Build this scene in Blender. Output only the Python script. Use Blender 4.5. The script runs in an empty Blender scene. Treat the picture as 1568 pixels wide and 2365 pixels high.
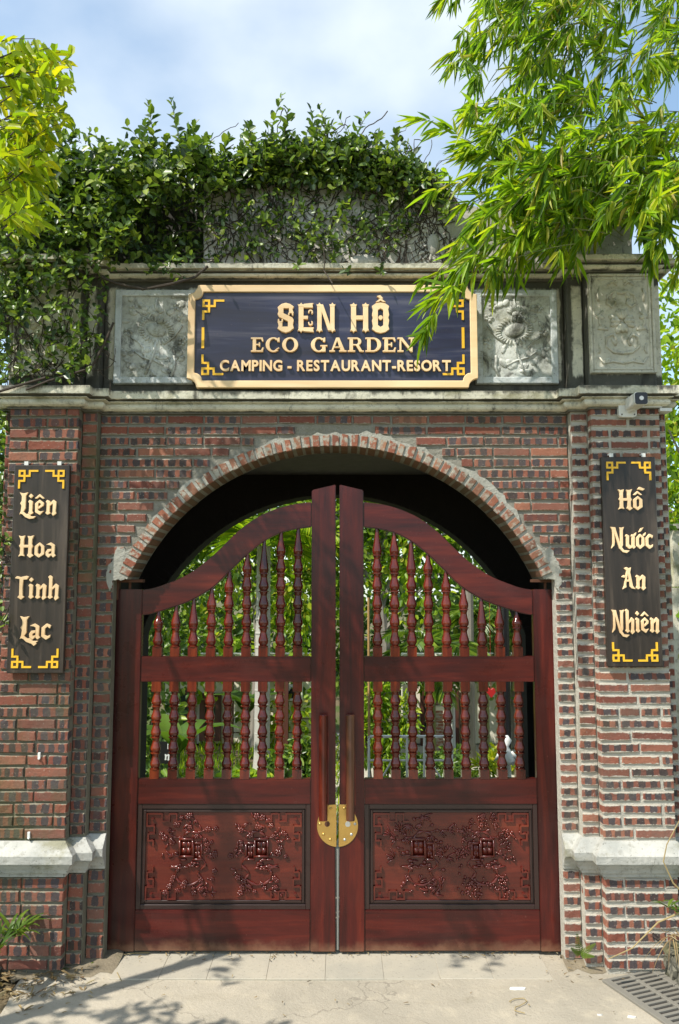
import bpy, bmesh, math, random
import numpy as np
from mathutils import Vector, Matrix, Quaternion
random.seed(7); np.random.seed(7)
R = math.radians
sc = bpy.context.scene
col = sc.collection

# ------------------------------------------------------------------ camera
CAM = (0.0, -4.6, 2.04); PITCH = R(5.6); FD = 1840.0
cd = bpy.data.cameras.new('camera'); cam = bpy.data.objects.new('camera', cd); col.objects.link(cam)
cam.location = CAM; cam.rotation_euler = (R(90) + PITCH, 0, 0)
cd.sensor_fit = 'VERTICAL'; cd.sensor_height = 36.0; cd.lens = FD / 2365 * 36.0
cd.clip_start = 0.05; cd.clip_end = 2000
sc.camera = cam

# ------------------------------------------------------------------ sky and sun
SUN_EL, SUN_AZ = 53.0, 52.0           # height; degrees to the left of straight-behind the camera
sd = Vector((-math.sin(R(SUN_AZ)) * math.cos(R(SUN_EL)), -math.cos(R(SUN_AZ)) * math.cos(R(SUN_EL)), math.sin(R(SUN_EL))))
w = bpy.data.worlds.new('World'); sc.world = w; w.use_nodes = True
nt = w.node_tree; N = nt.nodes; L = nt.links
bg = N['Background']; bg.inputs['Strength'].default_value = 0.15
sky = N.new('ShaderNodeTexSky'); sky.sky_type = 'NISHITA'; sky.sun_disc = False
sky.sun_elevation = R(SUN_EL); sky.sun_rotation = math.atan2(sd.x, sd.y)
sky.air_density = 1.0; sky.dust_density = 0.7; sky.ozone_density = 1.0
tc = N.new('ShaderNodeTexCoord')
mp = N.new('ShaderNodeMapping'); mp.inputs['Scale'].default_value = (1.0, 1.0, 1.5); mp.inputs['Location'].default_value = (0.30, 0.0, 0.05)
L.new(tc.outputs['Generated'], mp.inputs['Vector'])
nz = N.new('ShaderNodeTexNoise'); nz.inputs['Scale'].default_value = 2.6; nz.inputs['Detail'].default_value = 6; nz.inputs['Roughness'].default_value = 0.45
L.new(mp.outputs['Vector'], nz.inputs['Vector'])
rp = N.new('ShaderNodeValToRGB'); rp.color_ramp.elements[0].position = 0.40; rp.color_ramp.elements[1].position = 0.62
L.new(nz.outputs['Fac'], rp.inputs['Fac'])
cm = N.new('ShaderNodeMath'); cm.operation = 'MULTIPLY_ADD'; cm.inputs[1].default_value = 0.66; cm.inputs[2].default_value = 0.12
L.new(rp.outputs['Color'], cm.inputs[0])
mx = N.new('ShaderNodeMix'); mx.data_type = 'RGBA'
tint = N.new('ShaderNodeMix'); tint.data_type = 'RGBA'; tint.blend_type = 'MULTIPLY'; tint.inputs['Factor'].default_value = 1.0   # humid tropical blue
L.new(sky.outputs['Color'], tint.inputs['A']); tint.inputs['B'].default_value = (1.0, 1.16, 1.13, 1)
L.new(cm.outputs[0], mx.inputs['Factor']); L.new(tint.outputs['Result'], mx.inputs['A']); mx.inputs['B'].default_value = (4.7, 5.1, 5.35, 1)
L.new(mx.outputs['Result'], bg.inputs['Color'])
sl = bpy.data.lights.new('sun', 'SUN'); sun = bpy.data.objects.new('sun', sl); col.objects.link(sun)
sl.energy = 4.2; sl.angle = R(0.53); sl.color = (1.0, 0.95, 0.87)
sun.rotation_euler = sd.to_track_quat('Z', 'Y').to_euler(); sun.location = sd * 30
sc.view_settings.view_transform = 'Standard'; sc.view_settings.look = 'None'
sc.view_settings.exposure = 0.62; sc.view_settings.gamma = 1.0; sc.view_settings.use_curve_mapping = False
sc.render.engine = 'CYCLES'
sc.cycles.max_bounces = 8; sc.cycles.diffuse_bounces = 4; sc.cycles.transparent_max_bounces = 8
sc.cycles.caustics_reflective = False; sc.cycles.caustics_refractive = False
sc.cycles.use_denoising = True

# ------------------------------------------------------------------ helpers
def P(u, v, Y):
    """the real point on the upright plane y = Y that the survey of the photograph gives for (u, v)"""
    dx = (u - 784) / FD; dz = -(v - 1182.5) / FD
    dy = math.cos(PITCH) - dz * math.sin(PITCH); z = math.sin(PITCH) + dz * math.cos(PITCH)
    t = (Y - CAM[1]) / dy
    return (dx * t, CAM[2] + z * t)
def PX(u, v, Y): return P(u, v, Y)[0]
def PZ(v, Y, u=784): return P(u, v, Y)[1]
def P3(u, v, Y):
    a = P(u, v, Y); return Vector((a[0], Y, a[1]))
def G(u, v, z=0.0):
    """point of the level plane z seen at (u, v)"""
    dx = (u - 784) / FD; dz = -(v - 1182.5) / FD
    dy = math.cos(PITCH) - dz * math.sin(PITCH); zz = math.sin(PITCH) + dz * math.cos(PITCH)
    t = (z - CAM[2]) / zz
    return (dx * t, CAM[1] + dy * t)

def tag(o, label=None, cat=None, group=None, kind=None):
    if label: o['label'] = label
    if cat: o['category'] = cat
    if group: o['group'] = group
    if kind: o['kind'] = kind
    return o
LOC = {}
def thing(name, label, cat, loc=(0, 0, 0), group=None):
    o = bpy.data.objects.new(name, None); col.objects.link(o); o.location = loc
    o.empty_display_size = 0.2
    LOC[o.name] = Vector(loc)
    return tag(o, label, cat, group)
def link(name, me, parent=None, loc=(0, 0, 0), rot=(0, 0, 0), scale=(1, 1, 1)):
    """object whose loc is in world metres; parent roots have no rotation"""
    o = bpy.data.objects.new(name, me); col.objects.link(o)
    l = Vector(loc)
    if parent is not None:
        o.parent = parent; l = l - LOC[parent.name]
    o.location = l; o.rotation_euler = rot; o.scale = scale
    LOC[o.name] = Vector(loc)
    return o
class MB:
    def __init__(s): s.v = []; s.f = []
    def add(s, vs, fs):
        b = len(s.v); s.v.extend([tuple(p) for p in vs]); s.f.extend([tuple(b + i for i in f) for f in fs])
    def box(s, x0, x1, y0, y1, z0, z1):
        s.add([(x0,y0,z0),(x1,y0,z0),(x1,y1,z0),(x0,y1,z0),(x0,y0,z1),(x1,y0,z1),(x1,y1,z1),(x0,y1,z1)],
              [(0,3,2,1),(4,5,6,7),(0,1,5,4),(1,2,6,5),(2,3,7,6),(3,0,4,7)])
    def prism(s, pts, y0, y1):
        """outline in x,z extruded in y"""
        a = sum(pts[i][0]*pts[(i+1)%len(pts)][1]-pts[(i+1)%len(pts)][0]*pts[i][1] for i in range(len(pts)))
        if a < 0: pts = pts[::-1]
        n = len(pts)
        s.add([(x,y0,z) for x,z in pts]+[(x,y1,z) for x,z in pts],
              [tuple(range(n)), tuple(range(2*n-1, n-1, -1))]+[(i, n+i, n+(i+1)%n, (i+1)%n) for i in range(n)])
    def strip(s, top, bot, y0, y1):
        """solid between two polylines of equal length (x,z)"""
        n = len(top)
        vs = [(x,y0,z) for x,z in top]+[(x,y0,z) for x,z in bot]+[(x,y1,z) for x,z in top]+[(x,y1,z) for x,z in bot]
        fs = []
        for i in range(n-1):
            fs += [(i, n+i, n+i+1, i+1), (2*n+i, 2*n+i+1, 3*n+i+1, 3*n+i), (i, i+1, 2*n+i+1, 2*n+i), (n+i, 3*n+i, 3*n+i+1, n+i+1)]
        fs += [(0, 2*n, 3*n, n), (n-1, 2*n-1, 4*n-1, 3*n-1)]
        s.add(vs, fs)
    def lathe(s, prof, cx, cy, seg=12):
        b = []
        for r, z in prof:
            b += [(cx+r*math.cos(2*math.pi*k/seg), cy+r*math.sin(2*math.pi*k/seg), z) for k in range(seg)]
        n = len(prof)
        fs = [(i*seg+k, i*seg+(k+1)%seg, (i+1)*seg+(k+1)%seg, (i+1)*seg+k) for i in range(n-1) for k in range(seg)]
        fs += [tuple(range(seg-1, -1, -1)), tuple((n-1)*seg+k for k in range(seg))]
        s.add(b, fs)
    def tube(s, pts, r, seg=5, taper=None):
        pts = [Vector(p) for p in pts]; n = len(pts)
        if n < 2: return
        vs = []; up = Vector((0.3, 0.5, 0.81))
        for i, p in enumerate(pts):
            d = (pts[min(i+1, n-1)]-pts[max(i-1, 0)])
            if d.length < 1e-9: d = Vector((0, 0, 1))
            d.normalize(); a = d.cross(up)
            if a.length < 1e-4: a = d.cross(Vector((1, 0, 0)))
            a.normalize(); c = d.cross(a)
            rr = r[i] if isinstance(r, (list, tuple)) else (r if taper is None else r*(1-(1-taper)*i/(n-1)))
            vs += [p+(a*math.cos(2*math.pi*k/seg)+c*math.sin(2*math.pi*k/seg))*rr for k in range(seg)]
        fs = [(i*seg+k, i*seg+(k+1)%seg, (i+1)*seg+(k+1)%seg, (i+1)*seg+k) for i in range(n-1) for k in range(seg)]
        fs += [tuple(range(seg-1, -1, -1)), tuple((n-1)*seg+k for k in range(seg))]
        s.add(vs, fs)
    def ell(s, c, r, seg=8, rings=5, rot=None):
        vs = []; fs = []
        for i in range(rings+1):
            t = math.pi*i/rings
            for k in range(seg):
                a = 2*math.pi*k/seg
                p = Vector((r[0]*math.sin(t)*math.cos(a), r[1]*math.sin(t)*math.sin(a), r[2]*math.cos(t)))
                if rot is not None: p = rot @ p
                vs.append(p+Vector(c))
        for i in range(rings):
            for k in range(seg):
                fs.append((i*seg+k, (i+1)*seg+k, (i+1)*seg+(k+1)%seg, i*seg+(k+1)%seg))
        s.add(vs, fs)
    def sweep(s, plan, prof, close=True):
        """profile (offset outward, z) swept along a plan polyline (x,y), outward = right of travel (towards -y when travelling +x)"""
        n = len(plan); m = len(prof); dirs = []
        for i in range(n-1):
            d = Vector((plan[i+1][0]-plan[i][0], plan[i+1][1]-plan[i][1])); d.normalize(); dirs.append(d)
        vs = []
        for i in range(n):
            d0 = dirs[max(i-1, 0)]; d1 = dirs[min(i, n-2)]
            n0 = Vector((d0.y, -d0.x)); n1 = Vector((d1.y, -d1.x))
            mt = n0+n1
            if mt.length < 1e-6: mt = n0.copy()
            mt.normalize(); k = 1/max(0.3, mt.dot(n0))
            for o, z in prof: vs.append((plan[i][0]+mt.x*o*k, plan[i][1]+mt.y*o*k, z))
        fs = []
        for i in range(n-1):
            for j in range(m-1):
                fs.append((i*m+j, (i+1)*m+j, (i+1)*m+j+1, i*m+j+1))
        fs += [tuple(range(m-1, -1, -1)), tuple((n-1)*m+j for j in range(m))]
        s.add(vs, fs)
    def mesh(s, name, mat=None, origin=(0, 0, 0), smooth=False, bevel=0, seg=1, jitter=0, recalc=True):
        me = bpy.data.meshes.new(name)
        ox, oy, oz = origin
        me.from_pydata([(x-ox, y-oy, z-oz) for x, y, z in s.v], [], s.f)
        if bevel or recalc or jitter:
            bm = bmesh.new(); bm.from_mesh(me)
            if recalc: bmesh.ops.recalc_face_normals(bm, faces=bm.faces)
            if bevel:
                es = [e for e in bm.edges if len(e.link_faces) == 2 and e.calc_face_angle(0) > 0.6]
                bmesh.ops.bevel(bm, geom=es, offset=bevel, segments=seg, affect='EDGES', clamp_overlap=True)
            bm.to_mesh(me); bm.free()
        if smooth:
            me.shade_smooth()
        if mat: me.materials.append(mat)
        return me
    def obj(s, name, mat, parent=None, **k):
        o = LOC[parent.name] if parent is not None else Vector((0, 0, 0))
        return link(name, s.mesh(name, mat, o, **k), parent, o)

# ------------------------------------------------------------------ materials
class M:
    """small node builder"""
    def __init__(s, name, rough=0.7, spec=0.4, coat=0.0):
        s.m = bpy.data.materials.new(name); s.m.use_nodes = True
        s.t = s.m.node_tree; s.n = s.t.nodes; s.l = s.t.links
        s.b = s.n['Principled BSDF']; s.b.inputs['Roughness'].default_value = rough
        s.b.inputs['Specular IOR Level'].default_value = spec
        s.b.inputs['Coat Weight'].default_value = coat
        s.tc = s.n.new('ShaderNodeTexCoord'); s.geo = s.n.new('ShaderNodeNewGeometry')
    def set(s, sock, v):
        if isinstance(v, bpy.types.NodeSocket): s.l.new(v, sock)
        elif isinstance(v, (tuple, list)) and len(v) == 3 and sock.type == 'RGBA': sock.default_value = (*v, 1)
        else: sock.default_value = v
    def math(s, op, a, b=0.0, c=0.0, clamp=False):
        n = s.n.new('ShaderNodeMath'); n.operation = op; n.use_clamp = clamp
        s.set(n.inputs[0], a); s.set(n.inputs[1], b)
        if op in ('MULTIPLY_ADD',): s.set(n.inputs[2], c)
        return n.outputs[0]
    def step(s, v, lo, hi):
        n = s.n.new('ShaderNodeMapRange'); n.interpolation_type = 'SMOOTHSTEP'
        s.set(n.inputs['Value'], v); n.inputs['From Min'].default_value = lo; n.inputs['From Max'].default_value = hi
        return n.outputs[0]
    def mapv(s, vec, scale=(1, 1, 1), loc=(0, 0, 0), rot=(0, 0, 0)):
        n = s.n.new('ShaderNodeMapping'); s.l.new(vec, n.inputs['Vector'])
        n.inputs['Scale'].default_value = scale; n.inputs['Location'].default_value = loc; n.inputs['Rotation'].default_value = rot
        return n.outputs[0]
    def noise(s, vec=None, scale=5, detail=4, rough=0.55, dist=0.0):
        n = s.n.new('ShaderNodeTexNoise'); s.l.new(vec if vec is not None else s.geo.outputs['Position'], n.inputs['Vector'])
        n.inputs['Scale'].default_value = scale; n.inputs['Detail'].default_value = detail
        n.inputs['Roughness'].default_value = rough; n.inputs['Distortion'].default_value = dist
        return n.outputs['Fac']
    def voro(s, vec=None, scale=5, out='Distance', feat='F1'):
        n = s.n.new('ShaderNodeTexVoronoi'); n.feature = feat
        s.l.new(vec if vec is not None else s.geo.outputs['Position'], n.inputs['Vector']); n.inputs['Scale'].default_value = scale
        return n.outputs[out]
    def ramp(s, fac, stops, interp='LINEAR'):
        n = s.n.new('ShaderNodeValToRGB'); r = n.color_ramp; r.interpolation = interp
        while len(r.elements) < len(stops): r.elements.new(0.5)
        for e, (p, c) in zip(r.elements, stops):
            e.position = p; e.color = (*c, 1)
        s.l.new(fac, n.inputs['Fac']); return n.outputs['Color']
    def mix(s, fac, a, b, mode='MIX'):
        n = s.n.new('ShaderNodeMix'); n.data_type = 'RGBA'; n.blend_type = mode
        s.set(n.inputs['Factor'], fac); s.set(n.inputs['A'], a); s.set(n.inputs['B'], b)
        return n.outputs['Result']
    def sep(s, vec):
        n = s.n.new('ShaderNodeSeparateXYZ'); s.l.new(vec, n.inputs[0]); return n.outputs
    def rnd(s):
        return s.n.new('ShaderNodeObjectInfo').outputs['Random']
    def col(s, c): s.set(s.b.inputs['Base Color'], c); return s
    def rough(s, v): s.set(s.b.inputs['Roughness'], v); return s
    def bump(s, h, strength=0.3, dist=0.01):
        n = s.n.new('ShaderNodeBump'); n.inputs['Strength'].default_value = strength; n.inputs['Distance'].default_value = dist
        s.l.new(h, n.inputs['Height']); s.l.new(n.outputs[0], s.b.inputs['Normal']); return s

def mat_brick(name, mortar, smear, moss, dark):
    m = M(name, 0.85, 0.25); ob = m.tc.outputs['Object']; rnd = m.rnd()
    x, y, z = m.sep(ob)[0:3]
    r2 = m.math('FRACT', m.math('MULTIPLY', rnd, 7.31)); r3 = m.math('FRACT', m.math('MULTIPLY', rnd, 23.7))
    pos = m.geo.outputs['Position']
    base = m.ramp(rnd, [(0.0, (.185, .058, .038)), (.2, (.25, .083, .050)), (.4, (.31, .122, .075)), (.55, (.215, .075, .052)), (.72, (.36, .155, .092)), (.86, (.14, .052, .038)), (1.0, (.28, .125, .085))])
    n1 = m.noise(pos, 38, 5, .65)
    base = m.mix(m.math('MULTIPLY', n1, .55), base, (.15, .05, .036))
    wob = m.noise(pos, 30, 3)
    xx = m.math('ADD', x, m.math('MULTIPLY', m.math('SUBTRACT', wob, .5), .022))
    ph = m.math('MULTIPLY', r3, 1.6)
    cs = m.math('COSINE', m.math('ADD', m.math('MULTIPLY', xx, 95.2), ph))
    zz = m.math('ABSOLUTE', m.math('ADD', z, m.math('MULTIPLY', m.math('SUBTRACT', wob, .5), .014)))
    sp = m.math('SUBTRACT', m.math('ADD', cs, .35), m.math('MULTIPLY', m.step(zz, .014, .026), 1.2))
    spot = m.math('MULTIPLY', m.step(sp, -.12, .18), m.step(r2, .16, .34))
    spot = m.math('MULTIPLY', spot, m.math('MULTIPLY_ADD', m.noise(pos, 60, 3), .4, .72), clamp=True)
    c = m.mix(spot, base, m.ramp(r3, [(0, (.050, .046, .047)), (.5, (.066, .063, .068)), (1, (.042, .035, .031))]))
    # pitting flecks of lime
    fl = m.step(m.noise(pos, 110, 2, .6), .66, .74)
    c = m.mix(m.math('MULTIPLY', fl, .7), c, (.42, .36, .29))
    # mortar smeared over the arrises
    em = m.math('ADD', m.math('MULTIPLY', m.math('ABSOLUTE', z), 38.0), m.math('MULTIPLY', m.noise(pos, 42, 5, .7), 1.1))
    c = m.mix(m.math('MULTIPLY', m.step(em, 1.36 - smear, 1.52 - smear), .85), c, mortar)
    # grime in patches
    gr = m.step(m.noise(m.mapv(pos, (1, 1, .8), (7, 3, 1)), 5.5, 6, .68), .46, .66)
    c = m.mix(m.math('MULTIPLY', gr, .38), c, (.12, .10, .075))
    # moss and soot
    ms = m.step(m.noise(m.mapv(pos, (1, 1, .55)), 3.1, 5, .62), .60 - moss * .14, .72)
    c = m.mix(m.math('MULTIPLY', ms, min(.75, .25 + moss * .5)), c, (.085, .085, .035))
    dk = m.step(m.noise(m.mapv(pos, (1, 1, .35), (3, 1, 2)), 2.3, 4, .6), .66 - dark * .16, .80 - dark * .1)
    c = m.mix(m.math('MULTIPLY', dk, min(.9, .3 + dark * .6)), c, (.025, .022, .017))
    m.col(c); m.bump(m.math('ADD', m.noise(pos, 70, 5, .7), m.math('MULTIPLY', spot, -.2)), .7, .006)
    return m.m
def mat_mortar(name, c0, c1, moss, dark):
    m = M(name, 0.95, 0.15); pos = m.geo.outputs['Position']
    c = m.mix(m.noise(pos, 9, 5, .6), c0, c1)
    ms = m.step(m.noise(m.mapv(pos, (1, 1, .55)), 3.1, 5, .62), .56 - moss * .14, .70)
    c = m.mix(m.math('MULTIPLY', ms, min(.8, .3 + moss * .5)), c, (.095, .10, .035))
    dk = m.step(m.noise(m.mapv(pos, (1, 1, .35), (3, 1, 2)), 2.3, 4, .6), .64 - dark * .16, .78 - dark * .1)
    c = m.mix(m.math('MULTIPLY', dk, min(.9, .3 + dark * .6)), c, (.03, .028, .02))
    m.col(c); m.bump(m.noise(pos, 45, 6, .7), .9, .012); return m.m
def mat_stone(name, c0, c1, moss=.4, dark=.5, streak=True):
    m = M(name, 0.88, 0.25); pos = m.geo.outputs['Position']
    c = m.mix(m.step(m.noise(pos, 4.5, 6, .6), .3, .7), c0, c1)
    c = m.mix(m.math('MULTIPLY', m.step(m.noise(pos, 26, 5, .65), .52, .7), .5), c, (.20, .19, .15))
    ms = m.step(m.noise(m.mapv(pos, (1, 1, 1.6), (5, 2, 9)), 3.4, 6, .65), .60 - moss * .16, .74 - moss * .1)
    c = m.mix(m.math('MULTIPLY', ms, .62), c, (.16, .145, .05))
    dk = m.noise(m.mapv(pos, (2.6, 2.6, .55 if streak else 1.7)), 3.0, 8, .72, .5)
    dk2 = m.step(dk, .64 - dark * .16, .76 - dark * .12)
    c = m.mix(m.math('MULTIPLY', dk2, .86), c, (.035, .034, .028))
    if not streak:
        bl = m.step(m.noise(m.mapv(pos, (1, 1, .8), (1, 7, 3)), 13, 6, .7, .6), .47, .66)
        c = m.mix(m.math('MULTIPLY', bl, .55 if dark > .5 else .12), c, (.085, .085, .07))
    # soot where rain gathers
    sp = m.step(m.noise(pos, 60, 4, .7), .60, .68)
    c = m.mix(m.math('MULTIPLY', sp, .55), c, (.06, .055, .045))
    m.col(c); m.bump(m.math('ADD', m.noise(pos, 40, 6, .7), m.math('MULTIPLY', m.noise(pos, 9, 3), 1.5)), .6, .008); return m.m
def mat_wood(name, axis, c0, c1, c2, rough=.3, coat=.5, spec=.5, scale=1.0, dull=0.0, uses='Object'):
    """grain along axis"""
    m = M(name, rough, spec, coat); ob = m.tc.outputs['Object'] if uses == 'Object' else m.geo.outputs['Position']
    sc3 = {'z': (9, 9, .8), 'x': (.8, 9, 9)}[axis]
    v = m.mapv(ob, tuple(k * scale for k in sc3))
    warp = m.noise(v, 1.4, 4, .6, .8)
    fine = m.noise(m.mapv(ob, tuple(k * scale * 5 for k in sc3)), 1.6, 4, .6, .3)
    f = m.math('ADD', m.math('MULTIPLY', warp, .78), m.math('MULTIPLY', fine, .24))
    c = m.ramp(f, [(.30, c0), (.52, c1), (.74, c2)])
    big = m.noise(m.mapv(m.geo.outputs['Position'], tuple(.25 if k < 2 else 1.0 for k in sc3) if uses == 'Object' else (1, 1, 1)), 2.1, 4, .6, .5)
    c = m.mix(m.math('MULTIPLY', m.step(big, .42, .66), .55), c, tuple(k * .45 for k in c0))
    if dull:
        pt = m.noise(m.mapv(m.geo.outputs['Position'], (1, 1, 1)), 2.6, 5, .6)
        c = m.mix(m.math('MULTIPLY', m.step(pt, .5, .72), dull), c, (.15, .075, .065))
        lo = m.step(m.math('ADD', m.sep(m.geo.outputs['Position'])[2], m.math('MULTIPLY', m.noise(m.geo.outputs['Position'], 7, 5, .65), .16)), .17, .09)
        c = m.mix(m.math('MULTIPLY', lo, .6), c, (.24, .125, .07))
    sc_ = m.step(m.noise(m.geo.outputs['Position'], 75, 3, .6), .70, .74)
    c = m.mix(m.math('MULTIPLY', sc_, .2), c, (.30, .16, .12))
    m.col(c)
    m.rough(m.math('MULTIPLY_ADD', m.noise(m.geo.outputs['Position'], 6, 5, .65), .35, rough - .12))
    m.b.inputs['Coat Roughness'].default_value = .12
    m.bump(f, .12, .003); return m.m
def mat_plain(name, c, rough=.6, metal=0.0, spec=.4, var=.25, bump=0.0, coat=0.0):
    m = M(name, rough, spec, coat); pos = m.geo.outputs['Position']
    n = m.noise(pos, 12, 5, .6)
    m.col(m.mix(m.math('MULTIPLY', n, var), c, tuple(k * .35 for k in c)))
    m.b.inputs['Metallic'].default_value = metal
    if bump: m.bump(m.noise(pos, 60, 5, .65), bump, .004)
    return m.m
def mat_leaf(name, stops, rough=.42, trans=.35, spec=.4, per='island', ttint=(1.25, 1.35, .55)):
    m = M(name, rough, spec)
    r = m.geo.outputs['Random Per Island'] if per == 'island' else m.rnd()
    c = m.ramp(r, stops)
    c = m.mix(m.math('MULTIPLY', m.noise(m.geo.outputs['Position'], 24, 3), .35), c, m.mix(.5, c, (.02, .035, .008)))
    m.col(c)
    tr = m.n.new('ShaderNodeBsdfTranslucent'); m.l.new(m.mix(1.0, c, ttint, 'MULTIPLY'), tr.inputs['Color'])
    ms = m.n.new('ShaderNodeMixShader'); ms.inputs[0].default_value = trans
    m.l.new(m.b.outputs[0], ms.inputs[1]); m.l.new(tr.outputs[0], ms.inputs[2])
    m.l.new(ms.outputs[0], m.n['Material Output'].inputs['Surface'])
    return m.m

MT = {}
MT['brick_l'] = mat_brick('old_brick_mossy', (.27, .25, .185), .10, .75, .60)
MT['brick_c'] = mat_brick('old_brick', (.33, .305, .245), .16, .42, .34)
MT['brick_r'] = mat_brick('old_brick_limed', (.46, .43, .355), .24, .12, .22)
MT['mort_l'] = mat_mortar('mortar_mossy', (.24, .22, .165), (.14, .13, .095), .6, .45)
MT['mort_c'] = mat_mortar('mortar_grey', (.32, .30, .25), (.18, .17, .135), .3, .3)
MT['mort_r'] = mat_mortar('mortar_limed', (.58, .545, .46), (.34, .315, .26), .05, .1)
MT['plaster'] = mat_mortar('mortar_pale', (.60, .59, .54), (.36, .35, .31), .12, .1)
MT['brick_back'] = mat_plain('shade_dark_brick', (.030, .024, .020), .95, var=.6, bump=.6)  # near-black: the shade inside the passage is put into the brick colour
MT['concrete'] = mat_plain('sooted_concrete', (.22, .205, .18), .95, var=.6, bump=.4)
MT['stone'] = mat_stone('weathered_render', (.74, .70, .56), (.52, .49, .39), .45, .50)
def band(mat, zs, xs, amount=.8):
    """soot and thin dark lines in level bands (z, half height) and at upright joints (x, half width)"""
    t_ = mat.node_tree; m = M.__new__(M); m.m = mat; m.t = t_; m.n = t_.nodes; m.l = t_.links; m.b = m.n['Principled BSDF']; m.geo = m.n.new('ShaderNodeNewGeometry'); m.tc = None
    src = m.b.inputs['Base Color'].links[0].from_socket; pos = m.geo.outputs['Position']; x, y, z = m.sep(pos)[0:3]
    nz_ = m.noise(m.mapv(pos, (3.2, 3.2, 1.4)), 2.4, 7, .72, .4); f = None
    for s_, lst in ((z, zs), (x, xs)):
        for c_, hw in lst:
            d_ = m.math('DIVIDE', m.math('ABSOLUTE', m.math('SUBTRACT', s_, c_)), hw); k = m.step(m.math('SUBTRACT', m.math('MULTIPLY', nz_, 2.3), d_), .18, .62)
            f = k if f is None else m.math('MAXIMUM', f, k)
    m.col(m.mix(m.math('MULTIPLY', f, amount), src, (.032, .031, .026)))
MT['stone_ledge'] = mat_stone('ledge_render', (.47, .455, .405), (.31, .31, .28), .5, .34)
MT['stone_panel'] = mat_stone('relief_render', (.66, .67, .62), (.34, .345, .30), .55, .85, False)
MT['stone_border'] = mat_stone('border_render', (.64, .67, .66), (.45, .475, .46), .2, .34, False)
MT['stone_lotus'] = mat_stone('relief_render_pale', (.64, .60, .49), (.47, .45, .37), .25, .36, False)
MT['stone_dark'] = mat_stone('parapet_render', (.56, .53, .47), (.34, .325, .29), .2, .55)
MAH0, MAH1, MAH2 = (.018, .0034, .0034), (.068, .0074, .0054), (.145, .0180, .0085)
MT['wood_z'] = mat_wood('mahogany_upright', 'z', MAH0, MAH1, MAH2, .26, .22, .28, dull=.07)
MT['wood_x'] = mat_wood('mahogany_rail', 'x', MAH0, MAH1, MAH2, .26, .22, .28, dull=.07)
MT['wood_turn'] = mat_wood('mahogany_turned', 'z', (.026, .0038, .0030), (.100, .0115, .0055), (.26, .042, .011), .12, .55, .32)
MT['wood_carve'] = mat_wood('mahogany_carved', 'x', (.052, .0075, .005), (.110, .0145, .008), (.19, .034, .014), .24, .35, .35)
MT['wood_dark'] = mat_plain('dark_moulding', (.028, .012, .010), .35, coat=.3)
MT['brass'] = mat_plain('worn_brass', (.72, .47, .15), .34, 1.0, var=.5, bump=.15)
MT['steel'] = mat_plain('dull_steel', (.55, .55, .52), .45, .7, var=.3)
MT['rust'] = mat_plain('rusty_iron', (.13, .055, .03), .85, .2, var=.6, bump=.4)
MT['sign_board'] = mat_wood('sky_tinted_sign_wood', 'x', (.014, .009, .010), (.024, .026, .060), (.150, .140, .165), .32, .25, .4, .5)  # the blue of the reflected sky is painted into the dark wood
MT['board_dark'] = mat_wood('charred_board', 'z', (.010, .007, .005), (.034, .024, .017), (.125, .092, .066), .40, .12, .45, .7)
MT['cream'] = mat_wood('pale_letter_wood', 'x', (.78, .50, .25), (.86, .62, .35), (.90, .70, .44), .5, 0, .3, .5)
MT['yellow'] = mat_plain('yellow_acrylic', (.85, .48, .03), .4, var=.12)
MT['edge'] = mat_plain('letter_edge', (.36, .17, .05), .6)
MT['white'] = mat_plain('white_plastic', (.72, .71, .66), .4, var=.12)
MT['black'] = mat_plain('black_plastic', (.012, .012, .014), .25)
# ------------------------------------------------------------------ survey: planes and edges
YW, YS, YP = 0.0, -0.065, -0.13              # wall, first step, pier faces
YG = 0.085                                   # face of the gate
xL = dict(jamb=PX(257, 1500, YW), strip=PX(217, 1500, YW), step=PX(173, 1500, YS), pier=PX(2, 1500, YP), out=PX(2, 1500, YP) - .055)
xR = dict(jamb=PX(1286, 1500, YW), strip=PX(1325, 1500, YW), step=PX(1372, 1500, YS), pier=PX(1544, 1500, YP), out=PX(1544, 1500, YP) + .06)
Z_LEDGE0, Z_LEDGE1 = PZ(2027, YP - .02), PZ(1942, YP)
Z_CORN0, Z_CORN1 = PZ(957, YW), PZ(900, -.11)
Z_UP0, Z_UP1 = PZ(650, YW), PZ(604, -.10)
Z_SPR = PZ(1338, YW)
AP = PZ(1031, YW); cxA = (PX(296, 1336, YW) + PX(1253, 1336, YW)) / 2; hwA = (PX(1253, 1336, YW) - PX(296, 1336, YW)) / 2
sag = AP - Z_SPR; RA = (hwA ** 2 + sag ** 2) / (2 * sag); zcA = AP - RA
RING = 0.070
print('survey', xL, xR, 'ledge', Z_LEDGE0, Z_LEDGE1, 'corn', Z_CORN0, Z_CORN1, 'up', Z_UP0, Z_UP1, 'arch', cxA, hwA, AP, Z_SPR, RA)

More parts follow.
